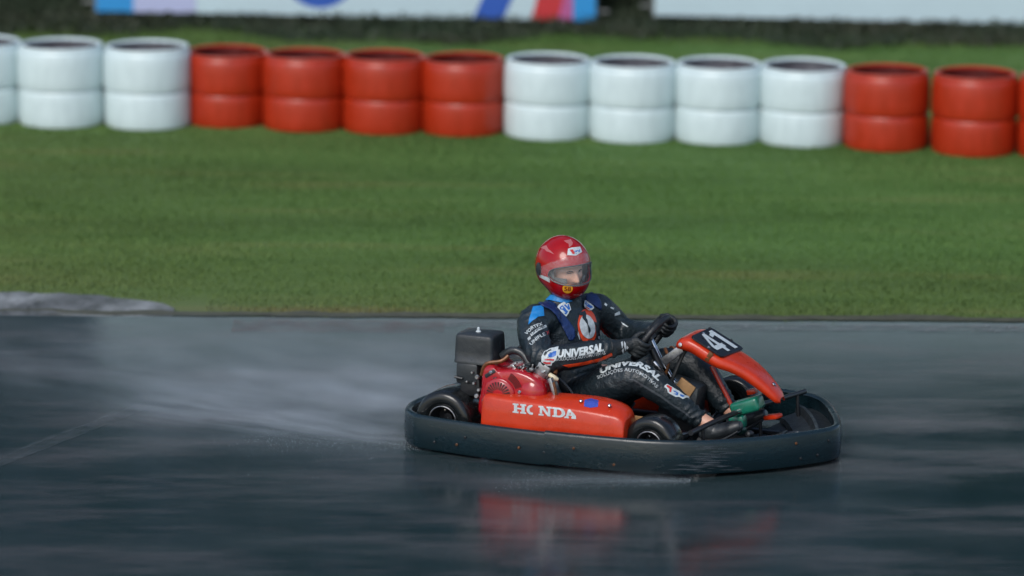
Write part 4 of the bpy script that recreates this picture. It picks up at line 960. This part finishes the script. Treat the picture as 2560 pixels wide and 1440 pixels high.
poly("logo_letter", [A3([(1040, 440), (1110, 375), (1170, 440), (1215, 505), (1250, 530), (1200, 615), (1150, 590), (1185, 560), (1120, 500), (1060, 490)]), A3([(1075, 445), (1110, 415), (1140, 450), (1105, 480)])], tb, blue_print, D_, .0118)
poly("logo_letter", A3([(1150, 370), (1190, 330), (1245, 420), (1250, 330), (1280, 325), (1305, 470), (1260, 490)]), tb, blue_print, D_, .0118)
poly("logo_outline", A3([(1690, 255), (1745, 240), (1935, 380), (1950, 435), (1880, 505), (1800, 515), (1690, 425), (1665, 350)]), tb, white_print, D_, .0085)
poly("logo_letter", [A3([(1690, 330), (1720, 275), (1900, 395), (1900, 435), (1850, 455), (1760, 420)]), A3([(1730, 345), (1755, 325), (1800, 355), (1770, 385)])], tb, blue_print, D_, .0100)
poly("logo_letter", A3([(1700, 425), (1730, 420), (1840, 490), (1800, 500)]), tb, red_print, D_, .0100)
# sleeve lettering
text("sleeve_print", "VORTFX", [(1317, 838), (1333, 822), (1357, 813)], 8, tb, white_print, D_, bold=.02)
poly("sleeve_print", [(1326, 835), (1345, 820), (1364.5, 812), (1366.5, 818), (1347, 827), (1329, 841)], tb, white_print, D_)
text("sleeve_print", "UNIVEL", [(1330, 838), (1347, 825), (1364, 817)], 4.6, tb, suit, D_, .0034, bold=.02)
poly("sleeve_print", [(1319, 846), (1326, 840), (1328, 847), (1321, 852)], tb, grey_print, D_)
text("sleeve_print", "UNIFLE", [(1329, 864), (1345, 848), (1364, 838)], 8, tb, white_print, D_, bold=.015)
text("sleeve_print", "X", [(1366, 837), (1375, 833)], 8, tb, red_print, D_, bold=.03)
for q in ([(1512, 757), (1518, 761), (1516, 766), (1510, 762)], [(1526, 767), (1535, 770), (1533, 774), (1525, 770)], [(1536, 784), (1548, 778), (1550, 786), (1536, 790)]): poly("sleeve_print", q, tb, white_print, D_)
poly("sleeve_print", [(1551, 804), (1558, 808), (1572, 817), (1568, 818), (1556, 811)], tb, white_print, D_)
# forearm
text("forearm_print", "UNIVERSAL", [(1394, 893), (1440, 890), (1510, 876)], 18, tb, white_print, D_, bold=.05, shear=.25)
text("forearm_print", "SOLUÇÕES AUTOMOTIVAS", [(1390, 902), (1440, 898), (1514, 885)], 7.5, tb, grey_print, D_, bold=.015)
poly("forearm_print", [(1406, 913), (1457, 905), (1500, 895), (1530, 881), (1531, 889), (1500, 903), (1460, 912), (1421, 918)], tb, orange_print, D_)
poly("elbow_print", A4([(412, 1060), (450, 990), (520, 950), (645, 920), (630, 1040), (600, 1120), (555, 1150), (545, 1185), (480, 1183), (410, 1135)]), tb, white_print, D_)
poly("elbow_print", A4([(500, 1040), (540, 1005), (615, 985), (605, 1050), (560, 1070), (505, 1070)]), tb, blue_print, D_, .0034)
poly("elbow_print", A4([(450, 1090), (585, 1095), (582, 1115), (450, 1112)]), tb, red_print, D_, .0034); poly("elbow_print", A4([(425, 1130), (535, 1140), (530, 1163), (450, 1155)]), tb, red_print, D_, .0034)
poly("elbow_print", A4([(440, 1040), (470, 990), (540, 965), (545, 975), (480, 1010), (450, 1050)]), tb, suit, D_, .0034)
# glove emblem
for q in ([(1552, 856), (1556, 853), (1558, 862), (1555, 872)], [(1560, 853), (1564, 858), (1566, 870), (1563, 878), (1560, 866)], [(1567, 864), (1571, 868), (1569, 873), (1566, 870)], [(1554, 876), (1558, 870), (1560, 880), (1561, 890), (1557, 884)], [(1563, 881), (1568, 875), (1568, 886), (1564, 891)]):
    poly("glove_print", q, tbg, grey_print, D_)
# thigh and shin
text("thigh_print", "UNIVERSAL", [(1503, 935), (1522, 925), (1540, 919), (1565, 914), (1590, 915), (1610, 924), (1628, 937), (1646, 953)], 13, tb, white_print, D_, bold=.05, shear=.2)
text("thigh_print", "SOLUÇÕES AUTOMOTIVAS", [(1495, 948), (1515, 940), (1540, 931), (1565, 928), (1590, 932), (1610, 943), (1628, 957), (1641, 970)], 8, tb, grey_print, D_, bold=.015)
S8 = lambda p: zz(p, 8, 1560, 940)
poly("shin_print", S8([(810, 190), (860, 160), (1000, 245), (1100, 300), (1210, 385), (1260, 395), (1335, 435), (1310, 462), (1255, 430), (1175, 462), (1090, 415), (1030, 420), (880, 335), (855, 255), (808, 225)]), tb, white_print, D_)
poly("shin_print", S8([(845, 190), (870, 185), (955, 235), (935, 330), (900, 312), (905, 255), (850, 215)]), tb, red_print, D_, .0034)
poly("shin_print", S8([(985, 290), (1080, 340), (1065, 392), (975, 350), (1040, 355), (1040, 335), (985, 315)]), tb, blue_print, D_, .0034)
poly("shin_print", S8([(1115, 365), (1205, 400), (1165, 425), (1120, 400)]), tb, blue_print, D_, .0034)
seam_highlight_m = mat("grey_seam_highlight", (.055, .065, .075), .35)  # highlight along the seam's fold, painted in as a lighter grey
poly("leg_seam_highlight", S8([(110, 60), (200, 55), (420, 190), (760, 390), (950, 540), (1250, 730), (1340, 830), (1300, 830), (1200, 740), (930, 570), (740, 430), (400, 225), (190, 90), (110, 85)]), tb, seam_highlight_m, D_)
# helmet stickers
poly("helmet_sticker", ellipse(1419, 721, 12.8, 12), th, yellow_print, helmet, .0012)
text("helmet_number", "58", [(1410.5, 726), (1427.5, 726.5)], 9.5, th, mat("brown_print", (.25, .05, .01), .4), helmet, .0024, bold=.03)
poly("helmet_stripe", [(1347.5, 685), (1374.5, 695), (1375, 706.5), (1349, 692.5)], th, white_print, helmet, .0012)
poly("helmet_sticker", [(1420, 622), (1430, 619), (1450, 617), (1455, 630), (1440, 639), (1418, 638)], th, white_print, helmet, .0012)
poly("helmet_sticker", [(1424, 625), (1432, 624), (1437, 634), (1432, 636)], th, red_print, helmet, .0024)
text("helmet_number", "gv", [(1436, 634), (1452, 629)], 9, th, blue_print, helmet, .0024, bold=.02)
streak = mat("dried_spray_marks", (.42, .12, .12), .4)
poly("dirt_mark", zz([(440, 340), (500, 330), (540, 400), (580, 430), (650, 500), (560, 460), (500, 440), (470, 400), (390, 380)], 7.58, 1300, 570), th, streak, helmet, .0008)
poly("dirt_mark", zz([(830, 240), (960, 215), (1000, 280), (990, 320), (930, 370), (920, 300), (880, 280)], 7.58, 1300, 570), th, streak, helmet, .0008)
# side pod lettering with its torn O, and sticker
HD = lambda u, v, x0, x1: (x0 + (x1 - x0) * u, 1031.5 + (x0 + (x1 - x0) * u - 1283) * .103 - 23.5 * v)
def letter(polys, x0, x1): poly("pod_letter", [[HD(u, v, x0, x1) for u, v in p] for p in polys], tp, white_print, podR, .0015)
rc = lambda a, b, c, d: [(a, b), (c, b), (c, d), (a, d)]
letter([[(0, 0), (.44, 0), (.44, .17), (.34, .17), (.34, .42), (.66, .42), (.66, .17), (.56, .17), (.56, 0), (1, 0), (1, .17), (.9, .17), (.9, .83), (1, .83), (1, 1), (.56, 1), (.56, .83), (.66, .83), (.66, .58), (.34, .58), (.34, .83), (.44, .83), (.44, 1), (0, 1), (0, .83), (.1, .83), (.1, .17), (0, .17)]], 1282, 1315.5)
letter([[(.85, 1), (.45, .97), (.15, .8), (.0, .5), (.12, .2), (.45, .02), (.9, -.02), (1, .1), (.98, .2), (.7, .22), (.5, .35), (.43, .5), (.5, .66), (.75, .8), (.95, .9)]], 1316.5, 1333)
letter([[(0, 0), (.38, 0), (.38, .16), (.28, .16), (.28, .68), (.68, 0), (.88, 0), (.88, .84), (1, .84), (1, 1), (.60, 1), (.60, .84), (.70, .84), (.70, .36), (.34, 1), (0, 1), (0, .84), (.10, .84), (.10, .16), (0, .16)]], 1346.5, 1380)
letter([[(0, 0), (.6, 0), (.85, .12), (1, .35), (1, .65), (.85, .88), (.6, 1), (0, 1), (0, .84), (.12, .84), (.12, .16), (0, .16)], [(.36, .18), (.55, .18), (.68, .28), (.74, .45), (.74, .55), (.68, .72), (.55, .82), (.36, .82)]], 1381, 1413)
letter([[(0, 0), (.38, 0), (.38, .16), (.30, .16), (.36, .30), (.62, .30), (.68, .16), (.6, .16), (.6, 0), (1, 0), (1, .32), (.85, .55), (.6, .8), (.48, .98), (.3, .9), (.12, .16), (0, .16)], [(.42, .44), (.58, .44), (.50, .66)]], 1411.5, 1440)
poly("pod_sticker", zz([(1290, 640), (1420, 612), (1570, 650), (1560, 780), (1400, 800), (1280, 770)], 8, 1300, 920), tp, blue_sticker, podR, .0015)
# pale scuffs on the near front corner of the bumper
tbm = bvh_of(bump_f); scuff = mat("bumper_scuff", (.075, .095, .115), .35, var=.7, vscale=60, stretch=(1, 1, 6))
for k in range(46):
    cx = random.gauss(1770, 30); cy_ = random.uniform(1108, 1178); l_ = random.uniform(10, 46); h_ = random.uniform(.4, 1.5)
    poly("scuff_mark", [(cx - l_, cy_ + .5), (cx - l_ * .3, cy_ - h_), (cx + l_ * .7, cy_ - h_ * .6), (cx + l_, cy_), (cx, cy_ + h_)], tbm, scuff, bump_f, .0012 + k * .00002)

# ================================================================== spray
def mist(label, Mx, box_c, box_s, w0, w1, h0, h1, decay, rise, dens, nscale, nstretch, lean=0.0):
    """a closed box of air full of fine drops; local -X runs back along the spray, Z up"""
    o = MB().box(box_c, box_s).build("water_spray", None, None, smooth=False)
    o.matrix_world = Mx; tag(o, label, "spray", kind="stuff")
    m_, t, b = node_mat("water_mist"); t.nodes.remove(b); out = t.nodes["Material Output"]
    pv = t.nodes.new("ShaderNodeVolumePrincipled"); pv.inputs["Color"].default_value = (.86, .92, .96, 1); pv.inputs["Anisotropy"].default_value = .2
    t.links.new(pv.outputs[0], out.inputs["Volume"])
    tc = t.nodes.new("ShaderNodeTexCoord"); sx = t.nodes.new("ShaderNodeSeparateXYZ"); t.links.new(tc.outputs["Object"], sx.inputs[0])
    def M(op, a, b_=None):
        n = t.nodes.new("ShaderNodeMath"); n.operation = op
        for i, q in enumerate((a, b_)):
            if q is None: continue
            if isinstance(q, (int, float)): n.inputs[i].default_value = q
            else: t.links.new(q, n.inputs[i])
        return n.outputs[0]
    X, Y, Z = sx.outputs
    s_ = M('MAXIMUM', M('MULTIPLY', X, -1.0), 0.0)
    wy = M('ADD', w0, M('MULTIPLY', s_, w1)); gy = M('EXPONENT', M('MULTIPLY', M('POWER', M('ABSOLUTE', M('DIVIDE', M('SUBTRACT', Y, M('MULTIPLY', s_, lean)), wy)), 2.0), -1.0))
    hz = M('ADD', h0, M('MULTIPLY', s_, h1)); gz = M('EXPONENT', M('MULTIPLY', M('DIVIDE', Z, hz), -1.0))
    gx = M('MULTIPLY', M('MINIMUM', M('MULTIPLY', s_, rise), 1.0), M('EXPONENT', M('MULTIPLY', s_, -1.0 / decay)))
    mp = t.nodes.new("ShaderNodeMapping"); mp.inputs["Scale"].default_value = nstretch; t.links.new(tc.outputs["Object"], mp.inputs[0])
    nz = t.nodes.new("ShaderNodeTexNoise"); nz.inputs["Scale"].default_value = nscale; nz.inputs["Detail"].default_value = 4; t.links.new(mp.outputs[0], nz.inputs[0])
    rz = t.nodes.new("ShaderNodeMapRange"); rz.inputs[1].default_value = .38; rz.inputs[2].default_value = .68; rz.inputs[3].default_value = .05; rz.inputs[4].default_value = 1.9; t.links.new(nz.outputs[0], rz.inputs[0])
    def fade(v, c, half, soft): return M('MINIMUM', M('MAXIMUM', M('DIVIDE', M('SUBTRACT', half, M('ABSOLUTE', M('SUBTRACT', v, c))), soft), 0.0), 1.0)
    f = M('MULTIPLY', fade(X, box_c[0], box_s[0] / 2, box_s[0] * .15), fade(Y, box_c[1], box_s[1] / 2, box_s[1] * .12))
    f = M('MULTIPLY', f, M('MINIMUM', M('MAXIMUM', M('DIVIDE', M('SUBTRACT', box_c[2] + box_s[2] / 2, Z), box_s[2] * .4), 0.0), 1.0))
    d = M('MULTIPLY', M('MULTIPLY', M('MULTIPLY', gx, gy), M('MULTIPLY', gz, rz.outputs[0])), f)
    t.links.new(M('MULTIPLY', d, dens), pv.inputs["Density"]); o.data.materials.append(m_)
TR = lambda x, y, a=0.0: KM @ Matrix.Translation((x, y, 0.0)) @ Matrix.Rotation(R(a), 4, 'Z')
mist("broad mist of fine water hanging behind the kart", TR(-.30, .02), (-2.0, .05, .28), (3.9, 2.0, .54), .36, .05, .135, .0, 1.0, 4.0, 7.0, 3.6, (.7, 2.2, 3.0), .0)
mist("low jet of spray thrown back by the near rear tyre", TR(-.52, -.56, -6), (-.85, 0, .09), (1.7, .7, .17), .05, .16, .022, .045, .8, 10, 14.0, 6.0, (.5, 3, 5))
mist("thin fan of spray thrown out by the near front tyre", TR(.86, -.62, 27), (-.50, 0, .05), (1.0, .5, .09), .012, .11, .010, .022, .24, 12, 50.0, 9.0, (.18, 6, 5))
# larger drops flung from the tyres
def drops():
    n = 7000; P_ = np.zeros((n, 3)); k = n // 2
    u = np.random.exponential(.35, k); P_[:k, 0] = -.62 - u * 1.3; P_[:k, 1] = np.random.normal(-.05, .38, k); P_[:k, 2] = np.abs(np.random.normal(.02, .05 + .08 * np.minimum(u, 1.2), k))
    m = n - k; q = m // 2; u = np.random.uniform(0, 1, q) ** 1.5
    P_[k:k + q, 0] = .84 - u * .72; P_[k:k + q, 1] = -.61 - u * .40 + np.random.normal(0, .02 + .07 * u, q); P_[k:k + q, 2] = np.abs(np.random.normal(.006, .008 + .02 * u, q))
    r = m - q; u = np.random.uniform(0, 1, r) ** 1.3
    P_[k + q:, 0] = -.52 - u * .8; P_[k + q:, 1] = -.56 - u * .18 + np.random.normal(0, .03 + .08 * u, r); P_[k + q:, 2] = np.abs(np.random.normal(.008, .012 + .03 * u, r))
    s = np.minimum(np.random.exponential(.00035, n) + .0005, .0015)
    o = np.array([[1, 0, 0], [-1, 0, 0], [0, 1, 0], [0, -1, 0], [0, 0, 1], [0, 0, -1]], float)
    v = P_[:, None, :] + o[None] * s[:, None, None]; F_ = np.array([[0, 2, 4], [2, 1, 4], [1, 3, 4], [3, 0, 4], [2, 0, 5], [1, 2, 5], [3, 1, 5], [0, 3, 5]])
    f = (np.arange(n)[:, None, None] * 6 + F_[None]).reshape(-1)
    me = bpy.data.meshes.new("water_droplets"); me.vertices.add(6 * n); me.loops.add(24 * n); me.polygons.add(8 * n)
    me.vertices.foreach_set("co", v.ravel()); me.loops.foreach_set("vertex_index", f.astype(np.int32)); me.polygons.foreach_set("loop_start", np.arange(0, 24 * n, 3, dtype=np.int32)); me.update(); me.validate()
    me.materials.append(mat("white_water", (.60, .68, .72), .15, trans=.35, ior=1.33))
    o = bpy.data.objects.new("water_droplets", me); col.objects.link(o); o.matrix_world = KM
    tag(o, "scattered water drops flung from the tyres over the wet asphalt", "water drops", kind="stuff")
drops()
